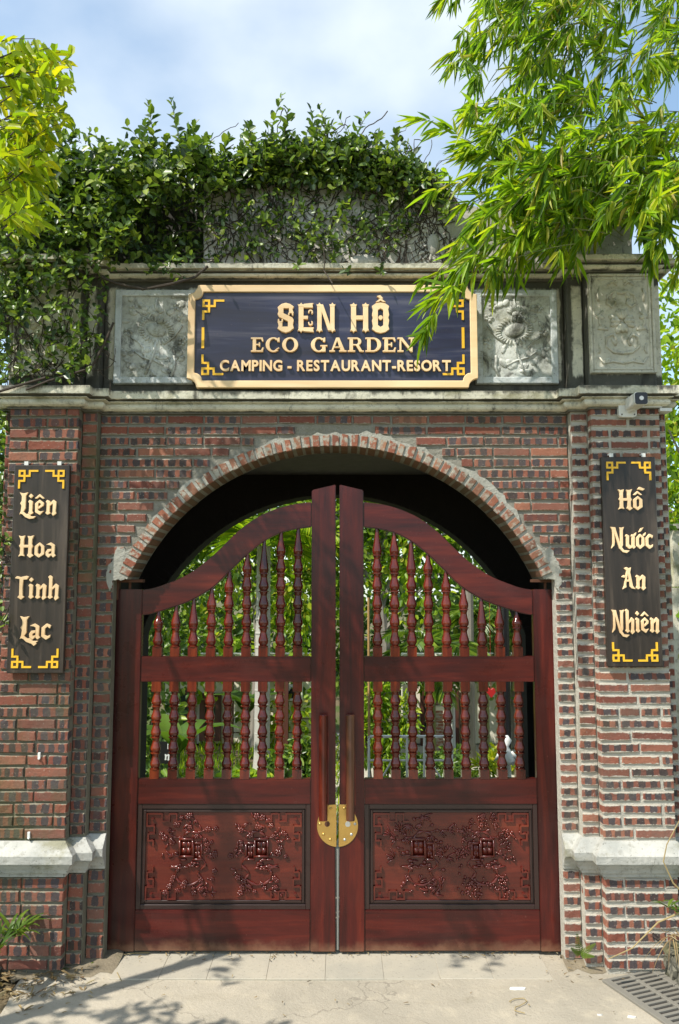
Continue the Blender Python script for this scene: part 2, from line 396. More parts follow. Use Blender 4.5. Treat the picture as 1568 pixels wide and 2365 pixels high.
# ------------------------------------------------------------------ ground
m = M('garden_soil', .95, .15); pos = m.geo.outputs['Position']
m.col(m.mix(m.step(m.noise(pos, .8, 6, .6), .4, .6), (.16, .125, .075), (.075, .105, .03))); m.bump(m.noise(pos, 30, 6, .7), .8, .03); MT['soil'] = m.m
b = MB(); b.add([(-150, -150, -.03), (150, -150, -.03), (150, 150, -.03), (-150, 150, -.03)], [(0, 1, 2, 3)])
tag(b.obj('ground', MT['soil'], recalc=False), kind='structure')
m = M('concrete_paving', .82, .3); pos = m.geo.outputs['Position']
c = m.mix(m.step(m.noise(pos, 1.1, 5, .6), .35, .68), (.42, .37, .285), (.325, .29, .225))
c = m.mix(m.math('MULTIPLY', m.step(m.noise(pos, 7, 6, .65), .5, .75), .45), c, (.52, .45, .33))
c = m.mix(m.math('MULTIPLY', m.step(m.noise(pos, 90, 3, .6), .62, .70), .4), c, (.16, .14, .11))
c = m.mix(m.math('MULTIPLY', m.step(m.noise(m.mapv(pos, (1, 1, 1), (2, 4, 0)), 2.3, 6, .7), .56, .70), .45), c, (.22, .19, .125))
wv = m.n.new('ShaderNodeVectorMath'); wv.operation = 'ADD'; m.l.new(pos, wv.inputs[0])
nv_ = m.n.new('ShaderNodeTexNoise'); nv_.inputs['Scale'].default_value = 5; nv_.inputs['Detail'].default_value = 5; m.l.new(pos, nv_.inputs['Vector'])
sv_ = m.n.new('ShaderNodeVectorMath'); sv_.operation = 'SCALE'; sv_.inputs['Scale'].default_value = .35; m.l.new(nv_.outputs['Color'], sv_.inputs[0]); m.l.new(sv_.outputs[0], wv.inputs[1])
ck = m.voro(wv.outputs[0], .9, 'Distance', 'DISTANCE_TO_EDGE')
c = m.mix(m.math('MULTIPLY', m.math('LESS_THAN', ck, .0035), .45), c, (.16, .14, .11))
c = m.mix(m.math('MULTIPLY', m.step(m.noise(pos, 210, 2, .6), .63, .70), .55), c, (.13, .11, .085))
c = m.mix(m.math('MULTIPLY', m.step(m.noise(m.mapv(pos, (.5, 2.2, 1), (9, 1, 0)), 3.1, 7, .72), .50, .72), .4), c, (.27, .235, .17))
m.col(c); m.bump(m.math('ADD', m.noise(pos, 55, 6, .7), m.math('MULTIPLY', m.noise(pos, 4, 3), 2)), .5, .012); MT['paving'] = m.m
b = MB()
nx, ny = 60, 60; x0, x1, y0, y1 = -1.62, 1.98, -9.0, .14
vs = []; fs = []
for j in range(ny + 1):
    t = j / ny; yy = y1 + (y0 - y1) * t ** 1.8
    for i in range(nx + 1):
        xx = x0 + (x1 - x0) * i / nx
        vs.append((xx + (.05 * math.sin(yy * 3.1) + .03 * math.sin(yy * 9)) * (i == 0), yy, .003 * math.sin(xx * 2.1 + yy) + .002 * math.sin(yy * 5.3 + xx * 3)))
for j in range(ny):
    for i in range(nx): fs.append((j*(nx+1)+i, (j+1)*(nx+1)+i, (j+1)*(nx+1)+i+1, j*(nx+1)+i+1))
b.add(vs, fs)
pave = tag(b.obj('pavement', MT['paving'], recalc=False), kind='structure')
# threshold slabs in front of the gate: each its own slab
m = M('slab_stone', .75, .35); pos = m.geo.outputs['Position']; rn = m.rnd()
c = m.mix(m.step(m.noise(pos, 3.2, 6, .65), .35, .65), (.40, .36, .28), (.335, .31, .25))
c = m.mix(m.math('MULTIPLY', rn, .45), c, (.40, .355, .275))
c = m.mix(m.math('MULTIPLY', m.step(m.noise(pos, 80, 3), .6, .7), .4), c, (.13, .12, .10))
m.col(c); m.bump(m.noise(pos, 50, 6, .7), .4, .006); MT['slab'] = m.m
us = [268, 378, 486, 620, 752, 884, 1010, 1130, 1262]
yA, yB = G(784, 2263)[1], .13
LOC['pavement'] = Vector((0, 0, 0))
for a, c_ in zip(us, us[1:]):
    xa = G(a, 2235)[0] + .0004; xb = G(c_, 2235)[0] - .0004
    s = MB(); s.box(xa, xb, yA + random.uniform(-.004, .004), yB, -.02, .0065 + random.uniform(-.001, .001))
    link('paving_slab', s.mesh('paving_slab', MT['slab'], bevel=.002), pave)

# ------------------------------------------------------------------ bricks
def brick_mesh(L0, H0, D0, seed, mat):
    r = random.Random(seed); j = lambda a: r.uniform(-a, a)
    hx, hz = L0 / 2, H0 / 2; ch = .004
    outer = [(-hx, -hz), (0, -hz), (hx, -hz), (hx, hz), (0, hz), (-hx, hz)]
    o1 = [(x + j(.0025), z + j(.0022)) for x, z in outer]
    i1 = [(x * (1 - ch / hx) + j(.0015), z * (1 - ch / hz) + j(.0015)) for x, z in o1]
    vs = [(x, D0, z) for x, z in outer] + [(x, .004 + j(.002), z) for x, z in o1] + [(x, j(.0018), z) for x, z in i1]
    n = 6; fs = []
    for i in range(n):
        k = (i + 1) % n
        fs += [(i, k, n + k, n + i), (n + i, n + k, 2 * n + k, 2 * n + i)]
    fs += [(12, 13, 16, 17), (13, 14, 15, 16)]
    me = bpy.data.meshes.new('brick'); me.from_pydata(vs, [], fs); me.materials.append(mat)
    bm = bmesh.new(); bm.from_mesh(me); bmesh.ops.recalc_face_normals(bm, faces=bm.faces)
    # outward: front face must look to -y
    bm.to_mesh(me); bm.free()
    return me
BR = {}
for k in ('l', 'c', 'r'):
    BR[k, 's'] = [brick_mesh(.205, .046, .06, 10 + i, MT['brick_' + k]) for i in range(7)]
    BR[k, 'h'] = [brick_mesh(.098, .046, .06, 40 + i, MT['brick_' + k]) for i in range(5)]
COURSE = .0652
def lay(parent, kind, x0, x1, y, z0, z1, seed, hscale=1.0, joint=.012, off=.005, name='brick', clip=None, ends=True):
    """courses of bricks on the face y between x0..x1; every brick an object"""
    r = random.Random(seed); n = max(1, round((z1 - z0) / COURSE)); ch = (z1 - z0) / n; c = 0
    wdt = x1 - x0
    for i in range(n):
        zc = z0 + (i + .5) * ch
        segs = []
        if wdt < .14: segs = [(x0, x1)]
        else:
            x = x0; first = [.205, .098, .205, .15][(i * 1 + (i // 2)) % 4] if i % 2 else .098 if r.random() < .55 else .16
            k = 0
            while x < x1 - .02:
                Lb = (first if k == 0 else (.205 if r.random() < .86 else .10))
                e = min(x + Lb, x1)
                if x1 - e < .05: e = x1
                segs.append((x, e)); x = e + joint; k += 1
        for (a, e) in segs:
            if clip:
                for (a2, e2) in clip(a, e, zc): c += put(parent, kind, a2, e2, y, zc, ch, r, hscale, off, name)
            else: c += put(parent, kind, a, e, y, zc, ch, r, hscale, off, name)
    return c
def put(parent, kind, a, e, y, zc, ch, r, hs, off, name):
    if e - a < .022: return 0
    Lb = e - a; st = Lb > .145
    me = r.choice(BR[kind, 's' if st else 'h'])
    o = link(name, me, parent, ((a + e) / 2, y - off + r.uniform(-.0025, .0025), zc + r.uniform(-.0015, .0015)),
             (r.gauss(0, .006), r.gauss(0, .007), r.gauss(0, .012)),
             (Lb / (.205 if st else .098), 1, (ch - .0135) / .046 * hs * r.uniform(.94, 1.04)))
    return 1

# ------------------------------------------------------------------ the two stepped piers
def plan_of(side):
    d = xL if side < 0 else xR
    return [(d['jamb'], YW), (d['strip'], YW), (d['strip'], YS), (d['step'], YS), (d['step'], YP), (d['pier'], YP), (d['pier'], YS), (d['out'], YS)]
for side, d, kind, lab in ((-1, xL, 'l', 'mossy stepped brick pier carrying the board that begins with a word on lotus, left of the gate'),
                           (1, xR, 'r', 'stepped brick pier with thick pale mortar and a security camera near its top, right of the gate')):
    lab = 'mossy dark stepped brick pier at the left of the gate, under the ivy' if side < 0 else 'stepped brick pier with thick pale mortar joints, below the security camera'
    t = thing('brick_pier', lab, 'brick pier', ((d['step'] + d['pier']) / 2, .1, 0), 'brick piers beside the gate')
    s = (lambda a, c: (min(a, c), max(a, c)))
    b = MB(); rec = .008 if kind == 'l' else .0035
    for (xa, xb, yy, zt) in ((d['jamb'], d['strip'], YW, Z_SPR - .002), (d['strip'], d['step'], YS, Z_CORN0 + .03), (d['step'], d['pier'], YP, Z_CORN0 + .03), (d['pier'], d['out'], YS, Z_CORN0 + .03)):
        xa, xb = s(xa, xb)
        b.box(xa + (.003 if xa != d['jamb'] else 0), xb, yy + rec, .30 if yy != YW else .075, 0, zt)
    b.obj('mortar_core', MT['mort_' + kind], t)
    cnt = 0
    hs = 1.0 if kind == 'l' else .90
    off = .004
    for (xa, xb, yy, zt, nm) in ((d['jamb'], d['strip'], YW, Z_SPR, 0), (d['strip'], d['step'], YS, Z_CORN0, 1), (d['step'], d['pier'], YP, Z_CORN0 + .02, 2), (d['pier'], d['out'], YS, Z_CORN0, 3)):
        xa, xb = s(xa, xb); j = .004
        cnt += lay(t, kind, xa + (j if nm != 2 else 0), xb - (j if nm != 2 else 0), yy, Z_LEDGE1 + .005, zt, 100 + nm + side, hs, .012 if kind == 'l' else .017, off)
        cnt += lay(t, kind, xa + (j if nm != 2 else 0), xb - (j if nm != 2 else 0), yy, .015, Z_LEDGE0 - .002, 200 + nm + side, hs, .012, off)
    print('pier bricks', side, cnt)
    # reveal bricks on the jamb seen edge-on
    pl = plan_of(side)
    if side < 0: pl = pl[::-1]
    h = Z_LEDGE1 - Z_LEDGE0
    prof = [(-.004, Z_LEDGE0), (.012, Z_LEDGE0), (.014, Z_LEDGE0 + h*.10), (.026, Z_LEDGE0 + h*.12), (.032, Z_LEDGE0 + h*.22), (.046, Z_LEDGE0 + h*.36), (.050, Z_LEDGE0 + h*.38), (.050, Z_LEDGE0 + h*.42),
            (.062, Z_LEDGE0 + h*.43), (.064, Z_LEDGE0 + h*.66), (.052, Z_LEDGE0 + h*.72), (.03, Z_LEDGE0 + h*.84), (.006, Z_LEDGE1 - .002), (-.004, Z_LEDGE1)]
    b = MB(); b.sweep(pl, prof); b.obj('stone_ledge', MT['stone_ledge'], t, bevel=.003)

# ------------------------------------------------------------------ the arched wall over the gate
t = thing('arch_wall', 'brick wall with a segmental arch opening above the double gate', 'brick wall', (cxA, .15, Z_SPR))
arc = lambda r, n, a0, a1: [(cxA + r * math.cos(a0 + (a1 - a0) * i / n), zcA + r * math.sin(a0 + (a1 - a0) * i / n)) for i in range(n + 1)]
aS = math.asin((Z_SPR - zcA) / (RA + .004))
inn = arc(RA + .004, 48, math.pi - aS, aS)
b = MB()
top = [(x, Z_CORN0 + .03) for x, z in inn]
b.strip(top, inn, .008, .25)
b.box(xL['strip'], inn[0][0] - .0005, .008, .25, Z_SPR, Z_CORN0 + .03); b.box(inn[-1][0] + .0005, xR['strip'], .008, .25, Z_SPR, Z_CORN0 + .03)
b.obj('mortar_core', MT['mort_c'], t)
def clip_arch(a, e, zc):
    Ro = RA + RING + .018
    dz = max(abs(zc + .026 - zcA), 0)
    lo = zc - .026 - zcA
    if lo >= Ro: return [(a, e)]
    hw = math.sqrt(max(0, Ro * Ro - lo * lo)); out = []
    l, rr = cxA - hw, cxA + hw
    if a < l: out.append((a, min(e, l)))
    if e > rr: out.append((max(a, rr), e))
    return [(p, q) for p, q in out if q - p > .03]
cnt = lay(t, 'c', xL['strip'] + .004, xR['strip'] - .004, YW, Z_SPR + .004, Z_CORN0, 300, .95, .013, .004, clip=clip_arch)
print('arch wall bricks', cnt)
# pale mortar band round the ring, irregular outer edge, thick at the springings and the crown
rr = random.Random(4); n = 90; outp = []; inp = []
ph = [rr.uniform(0, 6) for _ in range(4)]
for i in range(n + 1):
    f = i / n; a = math.pi - aS + (2 * aS - math.pi) * f
    e = abs(f - .5) * 2
    wd = RING - .002 + .007 * math.sin(31 * f + ph[0]) + .009 * math.sin(67 * f + ph[1]) + rr.uniform(-.012, .012)
    wd += .026 * math.exp(-((f - .55) / .08) ** 2) + .04 * max(0, e - .84) / .16 + .035 * math.exp(-((f - .78) / .09) ** 2)
    outp.append((cxA + (RA + wd) * math.cos(a), zcA + (RA + wd) * math.sin(a))); inp.append((cxA + (RA + .006) * math.cos(a), zcA + (RA + .006) * math.sin(a)))
MT['plaster_soft'] = mat_mortar('mortar_patch', (.46, .445, .385), (.27, .26, .215), .3, .35)
b = MB(); b.strip(outp, inp, -.0045, .012); b.obj('plaster_band', MT['plaster_soft'], t)
for sgn, d in ((-1, xL), (1, xR)):
    # ragged plaster at the springing
    xj = d['jamb']; x_in = cxA + sgn * hwA
    pts = [(x_in + sgn*.02, Z_SPR + .0), (xj - sgn*.0, Z_SPR - .004), (xj + sgn*.003, Z_SPR - .05), (xj + sgn*.022, Z_SPR - .066), (xj + sgn*.036, Z_SPR - .02), (xj + sgn*.040, Z_SPR + .04), (xj + sgn*.026, Z_SPR + .09), (xj + sgn*.0, Z_SPR + .13), (xj - sgn*.02, Z_SPR + .19), (x_in + sgn*.02, Z_SPR + .17), (x_in + sgn*.03, Z_SPR + .10)]
    ragged = []
    for (p0, q0), (p1, q1) in zip(pts, pts[1:] + pts[:1]):
        for k in range(4): ragged.append((p0 + (p1 - p0) * k / 4 + (rr.uniform(-.006, .006) if k else 0), q0 + (q1 - q0) * k / 4 + (rr.uniform(-.006, .006) if k else 0)))
    b = MB(); b.prism(ragged, -.0055, .02); b.obj('plaster_patch', MT['plaster_soft'], t)
# voussoirs
def vous_mesh(seed, mat):
    r = random.Random(seed); b = MB()
    j = lambda a=.003: r.uniform(-a, a)
    w0, w1 = .0185, .0205
    f = [(-w0+j(), 0+j()), (w0+j(), 0+j()), (w1+j(), RING*.98+j(.008)), (-w1+j(), RING*.98+j(.008))]
    vs = [(x, 0, z) for x, z in f] + [(x*1.0, .235, z) for x, z in f]
    ins = [(x*.86, -.004, .004 + z*.93) for x, z in f]
    vs += ins
    fs = [(8, 9, 10, 11), (7, 6, 5, 4)]
    for i in range(4):
        k = (i+1) % 4; fs += [(i, 4+i, 4+k, k), (i, k, 8+k, 8+i)]
    b.add(vs, fs); return b.mesh('arch_brick', mat)
m = M('arch_brick', .9, .2); pos = m.geo.outputs['Position']; rn = m.rnd()
c = m.ramp(rn, [(0, (.24, .085, .052)), (.3, (.31, .125, .075)), (.6, (.19, .075, .05)), (.8, (.34, .17, .10)), (1, (.14, .062, .045))])
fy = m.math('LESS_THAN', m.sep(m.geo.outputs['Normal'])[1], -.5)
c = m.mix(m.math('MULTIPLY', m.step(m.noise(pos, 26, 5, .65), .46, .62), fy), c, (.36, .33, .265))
c = m.mix(m.math('MULTIPLY', m.math('SUBTRACT', 1.0, fy), .75), c, m.mix(m.noise(pos, 18, 5), (.15, .095, .055), (.06, .045, .028)))   # underside painted darker for its shade, along with brown dirt
c = m.mix(m.math('MULTIPLY', m.step(m.noise(pos, 3.3, 4), .5, .7), .4), c, (.10, .08, .05))
m.col(c); m.bump(m.noise(pos, 60, 5, .7), .7, .007); MT['arch_brick'] = m.m
VM = [vous_mesh(k, MT['arch_brick']) for k in range(6)]
nv = 55
for i in range(nv):
    a = math.pi - aS - .006 + (2 * aS - math.pi + .012) * (i + .5) / nv
    a += random.uniform(-.002, .002)
    sc_ = RA * (math.pi - 2 * aS) / nv / .055
    link('arch_brick', VM[i % 6], t, (cxA + RA * math.cos(a), -.009 + random.uniform(-.002, .002), zcA + RA * math.sin(a)), (random.gauss(0, .004), math.pi / 2 - a, 0), (sc_ * random.uniform(.9, 1.05), 1, random.uniform(.93, 1.03)))

# ------------------------------------------------------------------ covered passage behind the arch: ceiling, side walls, rear arch
t = thing('gate_passage', 'dark roofed passage with a brick rear arch behind the gate', 'passage', (0, .9, 0))
zC = PZ(1096, 1.5); cxB = PX(770, 1300, 1.5); RB = 460 * (1.5 - CAM[1]) / FD; zB = PZ(1607, 1.5)
hB = 1.455; xb0 = cxB - hB; xb1 = cxB + hB
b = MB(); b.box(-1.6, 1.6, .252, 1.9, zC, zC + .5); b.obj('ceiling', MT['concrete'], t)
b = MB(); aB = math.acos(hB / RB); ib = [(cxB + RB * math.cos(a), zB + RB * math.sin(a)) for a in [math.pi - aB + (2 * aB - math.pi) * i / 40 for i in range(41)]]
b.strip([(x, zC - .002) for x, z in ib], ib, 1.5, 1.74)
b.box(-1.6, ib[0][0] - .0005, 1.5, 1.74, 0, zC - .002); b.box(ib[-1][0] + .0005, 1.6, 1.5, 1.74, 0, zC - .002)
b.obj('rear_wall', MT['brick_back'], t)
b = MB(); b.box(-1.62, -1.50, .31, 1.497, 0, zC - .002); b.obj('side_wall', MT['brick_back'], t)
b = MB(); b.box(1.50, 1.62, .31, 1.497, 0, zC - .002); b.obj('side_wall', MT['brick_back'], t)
# rear arch ring in the same shade-darkened brick colour
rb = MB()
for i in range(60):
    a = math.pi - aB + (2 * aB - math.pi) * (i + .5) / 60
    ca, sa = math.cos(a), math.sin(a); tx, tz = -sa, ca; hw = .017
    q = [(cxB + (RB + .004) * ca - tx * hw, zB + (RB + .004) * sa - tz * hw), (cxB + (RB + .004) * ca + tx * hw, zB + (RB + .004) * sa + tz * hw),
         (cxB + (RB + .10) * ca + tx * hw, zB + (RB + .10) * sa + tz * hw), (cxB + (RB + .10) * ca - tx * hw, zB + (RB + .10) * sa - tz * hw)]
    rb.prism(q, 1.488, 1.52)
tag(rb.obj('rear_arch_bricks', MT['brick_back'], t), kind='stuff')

# ------------------------------------------------------------------ stone frieze: cornices, wall, panels
YF = 0.0
MT['stone_lower'] = MT['stone'].copy(); band(MT['stone_lower'], [(Z_CORN1 + .035, .06), (Z_CORN0 + .002, .012), (Z_CORN0 + (Z_CORN1 - Z_CORN0) * .56, .008)], [])  # soot along the top, thin dark lines at the bottom edge and groove
MT['stone_upper'] = MT['stone'].copy(); band(MT['stone_upper'], [(Z_UP1 + .02, .03), (Z_UP0 + .0, .014), (Z_UP0 + (Z_UP1 - Z_UP0) * .47, .007)], [])
MT['stone_mid'] = MT['stone'].copy(); band(MT['stone_mid'], [(Z_CORN1 + .05, .06), (Z_UP0 - .01, .05)], [(xR['strip'], .035), (xL['strip'], .045), (xL['step'], .02), (xR['step'], .012)], .9)
fr = thing('stone_frieze', 'weathered stone frieze with cornices and relief panels above the brick arch', 'frieze', (0, .15, Z_CORN0))
xpl, xpr = xL['pier'], xR['pier']
def full_plan():
    l = [(xL['out'], .35), (xL['out'], YS), (xL['pier'], YS), (xL['pier'], YP), (xL['step'], YP), (xL['step'], YS), (xL['strip'], YS), (xL['strip'], YW)]
    r = [(xR['strip'], YW), (xR['strip'], YS), (xR['step'], YS), (xR['step'], YP), (xR['pier'], YP), (xR['pier'], YS), (xR['out'], YS), (xR['out'], .35)]
    return l + r
pl = full_plan(); z0, z1 = Z_CORN0, Z_CORN1; h = z1 - z0
prof = [(-.01, z0), (.016, z0), (.016, z0+h*.07), (.008, z0+h*.075), (.008, z0+h*.10), (.030, z0+h*.11), (.044, z0+h*.18), (.050, z0+h*.28), (.046, z0+h*.38), (.038, z0+h*.44), (.038, z0+h*.47), (.062, z0+h*.48), (.062, z0+h*.54), (.052, z0+h*.55), (.052, z0+h*.58), (.084, z0+h*.60), (.088, z0+h*.98), (.082, z0+h*1.0), (.0, z0+h*1.12), (-.01, z0+h*1.12)]
b = MB(); b.sweep(pl, prof); b.obj('lower_cornice', MT['stone_lower'], fr, bevel=.002)
zt = z0 + h*1.11
b = MB()
for (xa, xb, yy) in ((xL['strip'], xR['strip'], YW+.012), (xL['step'], xL['strip'], YS+.012), (xL['pier'], xL['step'], YP+.012), (xL['out'], xL['pier'], YS+.012), (xR['strip'], xR['step'], YS+.012), (xR['step'], xR['pier'], YP+.012), (xR['pier'], xR['out'], YS+.012)):
    b.box(xa + .001, xb - .001, yy, .34, zt - .06, Z_UP1 - .01)
b.obj('frieze_wall', MT['stone_mid'], fr, bevel=.006)
z0u, z1u = Z_UP0, Z_UP1; hu = z1u - z0u
prof = [(-.01, z0u), (.016, z0u), (.016, z0u+hu*.08), (.006, z0u+hu*.085), (.006, z0u+hu*.12), (.028, z0u+hu*.13), (.042, z0u+hu*.22), (.046, z0u+hu*.34), (.040, z0u+hu*.44), (.030, z0u+hu*.46), (.030, z0u+hu*.49), (.062, z0u+hu*.5), (.062, z0u+hu*.57), (.054, z0u+hu*.58), (.054, z0u+hu*.61), (.078, z0u+hu*.63), (.082, z0u+hu*.98), (.078, z0u+hu), (-.01, z0u+hu*1.06)]
b = MB(); b.sweep(pl, prof); b.obj('upper_cornice', MT['stone_upper'], fr, bevel=.002)
# relief helpers --------------------------------------------------
def petal(b, cx, cz, ang, r0, r1, wd, y, th):
    ca, sa = math.cos(ang), math.sin(ang); mid = (r0 + r1) / 2
    rot = Matrix.Rotation(-(ang), 3, 'Y')
    b.ell((cx + ca * mid, y, cz + sa * mid), ((r1 - r0) / 2, th, wd / 2), 8, 5, rot)
def leafrel(b, cx, cz, ang, ln, wd, y, th=.008):
    petal(b, cx, cz, ang, 0, ln, wd, y, th)
def sunflower_panel(uv, mirror, seed, label):
    (u0, v0, u1, v1) = uv; y = YW + .012
    xa, za = P(u0, v1, y); xb, zb = P(u1, v0, y); W, H = xb - xa, zb - za
    b = MB(); fw = W * .085
    b.box(xa, xb, y - .014, y + .02, za, zb); pan = b.obj('relief_panel', MT['stone_panel'], fr, bevel=.003)
    b = MB()
    b.box(xa + .002, xa + fw, y - .03, y - .002, za + .002, zb - .002); b.box(xb - fw, xb - .002, y - .03, y - .002, za + .002, zb - .002)
    b.box(xa + fw - .002, xb - fw + .002, y - .0285, y - .002, za + .003, za + fw); b.box(xa + fw - .002, xb - fw + .002, y - .0285, y - .002, zb - fw, zb - .003)
    b.obj('panel_border', MT['stone_border'], pan, bevel=.004)
    r = random.Random(seed); b = MB(); yf = y - .015
    X = lambda fx: xa + W * ((1 - fx) if mirror else fx); Z = lambda fz: za + H * fz
    cx, cz = X(.52), Z(.57); rt = R(-20) * (-1 if mirror else 1)
    b.ell((cx, yf - .001, cz), (W * .125, .011, W * .082), 14, 8, Matrix.Rotation(-rt, 3, 'Y'))
    for k in range(30):
        a = 2 * math.pi * k / 30
        px, pz = math.cos(a) * W * .19, math.sin(a) * W * .135
        qx = cx + px * math.cos(rt) - pz * math.sin(rt); qz = cz + px * math.sin(rt) + pz * math.cos(rt)
        petal(b, qx, qz, math.atan2(qz - cz, qx - cx), -.014, .024, .0135, yf - .001, .0075)
    for k in range(9):   # the half-hidden bloom above
        a = R(20 + 140 * k / 8); petal(b, X(.50), Z(.74), a, .02, .058, .016, yf - .001, .008)
    b.ell((X(.50), yf - .001, Z(.74)), (.026, .009, .018), 8, 5)
    def stem(pts, rad=.006): b.tube([(X(p), yf - .003, Z(q)) for p, q in pts], rad, 5)
    stem([(.52, .44), (.50, .34), (.45, .22), (.40, .10)], .008); stem([(.33, .62), (.42, .70), (.5, .80), (.52, .9)])
    stem([(.62, .42), (.75, .5), (.85, .62)]); stem([(.25, .35), (.36, .28), (.5, .25), (.62, .2)]); stem([(.75, .30), (.76, .18), (.72, .08)], .009)
    stem([(.2, .5), (.3, .45), (.36, .38)])
    for _ in range(38):
        fx, fz = r.uniform(.15, .85), r.choice([r.uniform(.08, .38), r.uniform(.08, .42), r.uniform(.62, .92)])
        leafrel(b, X(fx), Z(fz), r.uniform(0, 6.28), r.uniform(.035, .075), r.uniform(.018, .042), yf, r.uniform(.004, .0085))
    for fx, fz in ((.17, .55), (.83, .7), (.78, .82), (.22, .8), (.85, .45)):
        for k in range(5): petal(b, X(fx), Z(fz), 2 * math.pi * k / 5, .005, .03, .02, yf, .009)
    b.obj('carving', MT['stone_panel'], pan, smooth=True)
    pan['label'] = label
sunflower_panel((263, 672, 452, 889), False, 3, 'relief panel with a sunflower, mossy and half hidden at its right by the sign')
sunflower_panel((1098, 672, 1283, 889), True, 5, 'relief panel with a sunflower and a pale blue-grey border')
def lotus_panel(u0, v0, u1, v1, mat):
    y = YP + .012
    xa, za = P(u0, v1, y); xb, zb = P(u1, v0, y); W, H = xb - xa, zb - za
    b = MB(); b.box(xa, xb, y - .012, y + .02, za, zb); pan = b.obj('relief_panel', mat, fr, bevel=.003)
    b = MB(); fw = W * .08
    for k, (i, d) in enumerate(((0, .024), (fw * .6, .018))):
        xo0, xo1, zo0, zo1 = xa + i + .002, xb - i - .002, za + i + .002, zb - i - .002; f2 = fw * .5
        b.box(xo0, xo0 + f2, y - d, y, zo0, zo1); b.box(xo1 - f2, xo1, y - d, y, zo0, zo1)
        b.box(xo0 + f2, xo1 - f2, y - d + .001, y, zo0, zo0 + f2); b.box(xo0 + f2, xo1 - f2, y - d + .001, y, zo1 - f2, zo1)
    b.obj('panel_border', mat, pan, bevel=.003)
    b = MB(); yf = y - .013; cx = (xa + xb) / 2; Z = lambda f: za + H * f
    for k in range(8):
        a = math.pi / 8 + math.pi / 4 * k; petal(b, cx, Z(.52), a, .012, .085 if k % 2 else .075, .034, yf, .014)
    for k in range(4): petal(b, cx, Z(.52), math.pi / 2 * k, .006, .072, .03, yf - .006, .012)
    for sgn in (-1, 1):
        def st(pts, r=.007): b.tube([(cx + sgn * W * p, yf - .002, Z(q)) for p, q in pts], r, 6)
        st([(.0, .80), (.10, .82), (.20, .78), (.22, .70), (.15, .66), (.08, .70), (.1, .74)], .009)
        st([(.0, .20), (.14, .21), (.25, .27), (.24, .36), (.14, .39), (.08, .33), (.12, .28)], .009)
        st([(.28, .62), (.34, .58), (.34, .50), (.28, .44), (.22, .44)], .008)
        st([(.0, .10), (.15, .12), (.3, .10), (.36, .16)], .007); st([(.05, .88), (.12, .92), (.2, .88)], .007)
        st([(.33, .85), (.36, .78), (.34, .72)], .006); st([(.36, .3), (.33, .24), (.36, .2)], .006)
        for (p, q, a) in ((.05, .90, 1.1), (.26, .55, .3), (.24, .47, -.3), (.18, .15, -.6), (.10, .27, 1.2), (.13, .74, 2.0)):
            petal(b, cx + sgn * W * p, Z(q), a if sgn > 0 else math.pi - a, 0, .055, .028, yf, .010)
    b.obj('carving', mat, pan, smooth=True)
    return pan
lotus_panel(1362, 634, 1506, 864, MT['stone_lotus'])['label'] = 'pale relief panel with an upright lotus, in clean grey-beige render'
lotus_panel(20, 640, 176, 868, MT['stone'])['label'] = 'relief panel with a lotus, stained and overgrown by ivy'

# ------------------------------------------------------------------ parapet above the frieze
t = thing('parapet_wall', 'grey stained parapet wall with a raised curved middle, overgrown with ivy', 'parapet', (0, .25, Z_UP1))
zb_ = Z_UP1 + .002; yq = .10
MT['stone_black'] = mat_stone('shade_darkened_render', (.075, .072, .062), (.040, .040, .034), .3, .5)  # near-black colour stands in for the deep shade of the left recess
gab = [(PX(u, v, yq), PZ(v, yq)) for u, v in ((470, 600), (470, 400), (500, 385), (560, 352), (640, 332), (750, 325), (850, 332), (930, 358), (1000, 400), (1040, 432), (1062, 470), (1105, 476), (1112, 600))]
gab[0] = (gab[0][0], zb_); gab[-1] = (gab[-1][0], zb_)
b = MB(); b.prism(gab, yq, .34); b.obj('raised_middle', MT['stone_dark'], t, bevel=.008)
b = MB(); b.box(gab[-1][0] + .001, PX(1460, 550, .14), .14, .34, zb_, PZ(462, .14)); b.obj('right_wing', MT['stone_dark'], t, bevel=.008)
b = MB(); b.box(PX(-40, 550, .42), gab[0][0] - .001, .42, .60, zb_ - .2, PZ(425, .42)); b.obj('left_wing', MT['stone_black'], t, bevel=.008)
# bird relief: a phoenix tail of feathers on the middle
b = MB(); yf = yq - .004
for k in range(9):
    a = R(100 + 20 * k); p = P(1012, 545, yq); petal(b, p[0], p[1], a, .04, .13 + .01 * (k % 3), .022, yf + .004, .008)
for k in range(6):
    a = R(200 + 26 * k); p = P(1000, 575, yq); petal(b, p[0], p[1], a, .02, .11, .026, yf + .004, .009)
p = P(1000, 565, yq); b.ell((p[0], yf, p[1]), (.04, .014, .07), 10, 6)
p = P(840, 605, yq); b.ell((p[0], yf, p[1]), (.10, .035, .045), 10, 6)
b.obj('bird_relief', MT['stone_dark'], t, smooth=True)['label'] = 'fan of carved feathers in grey render'
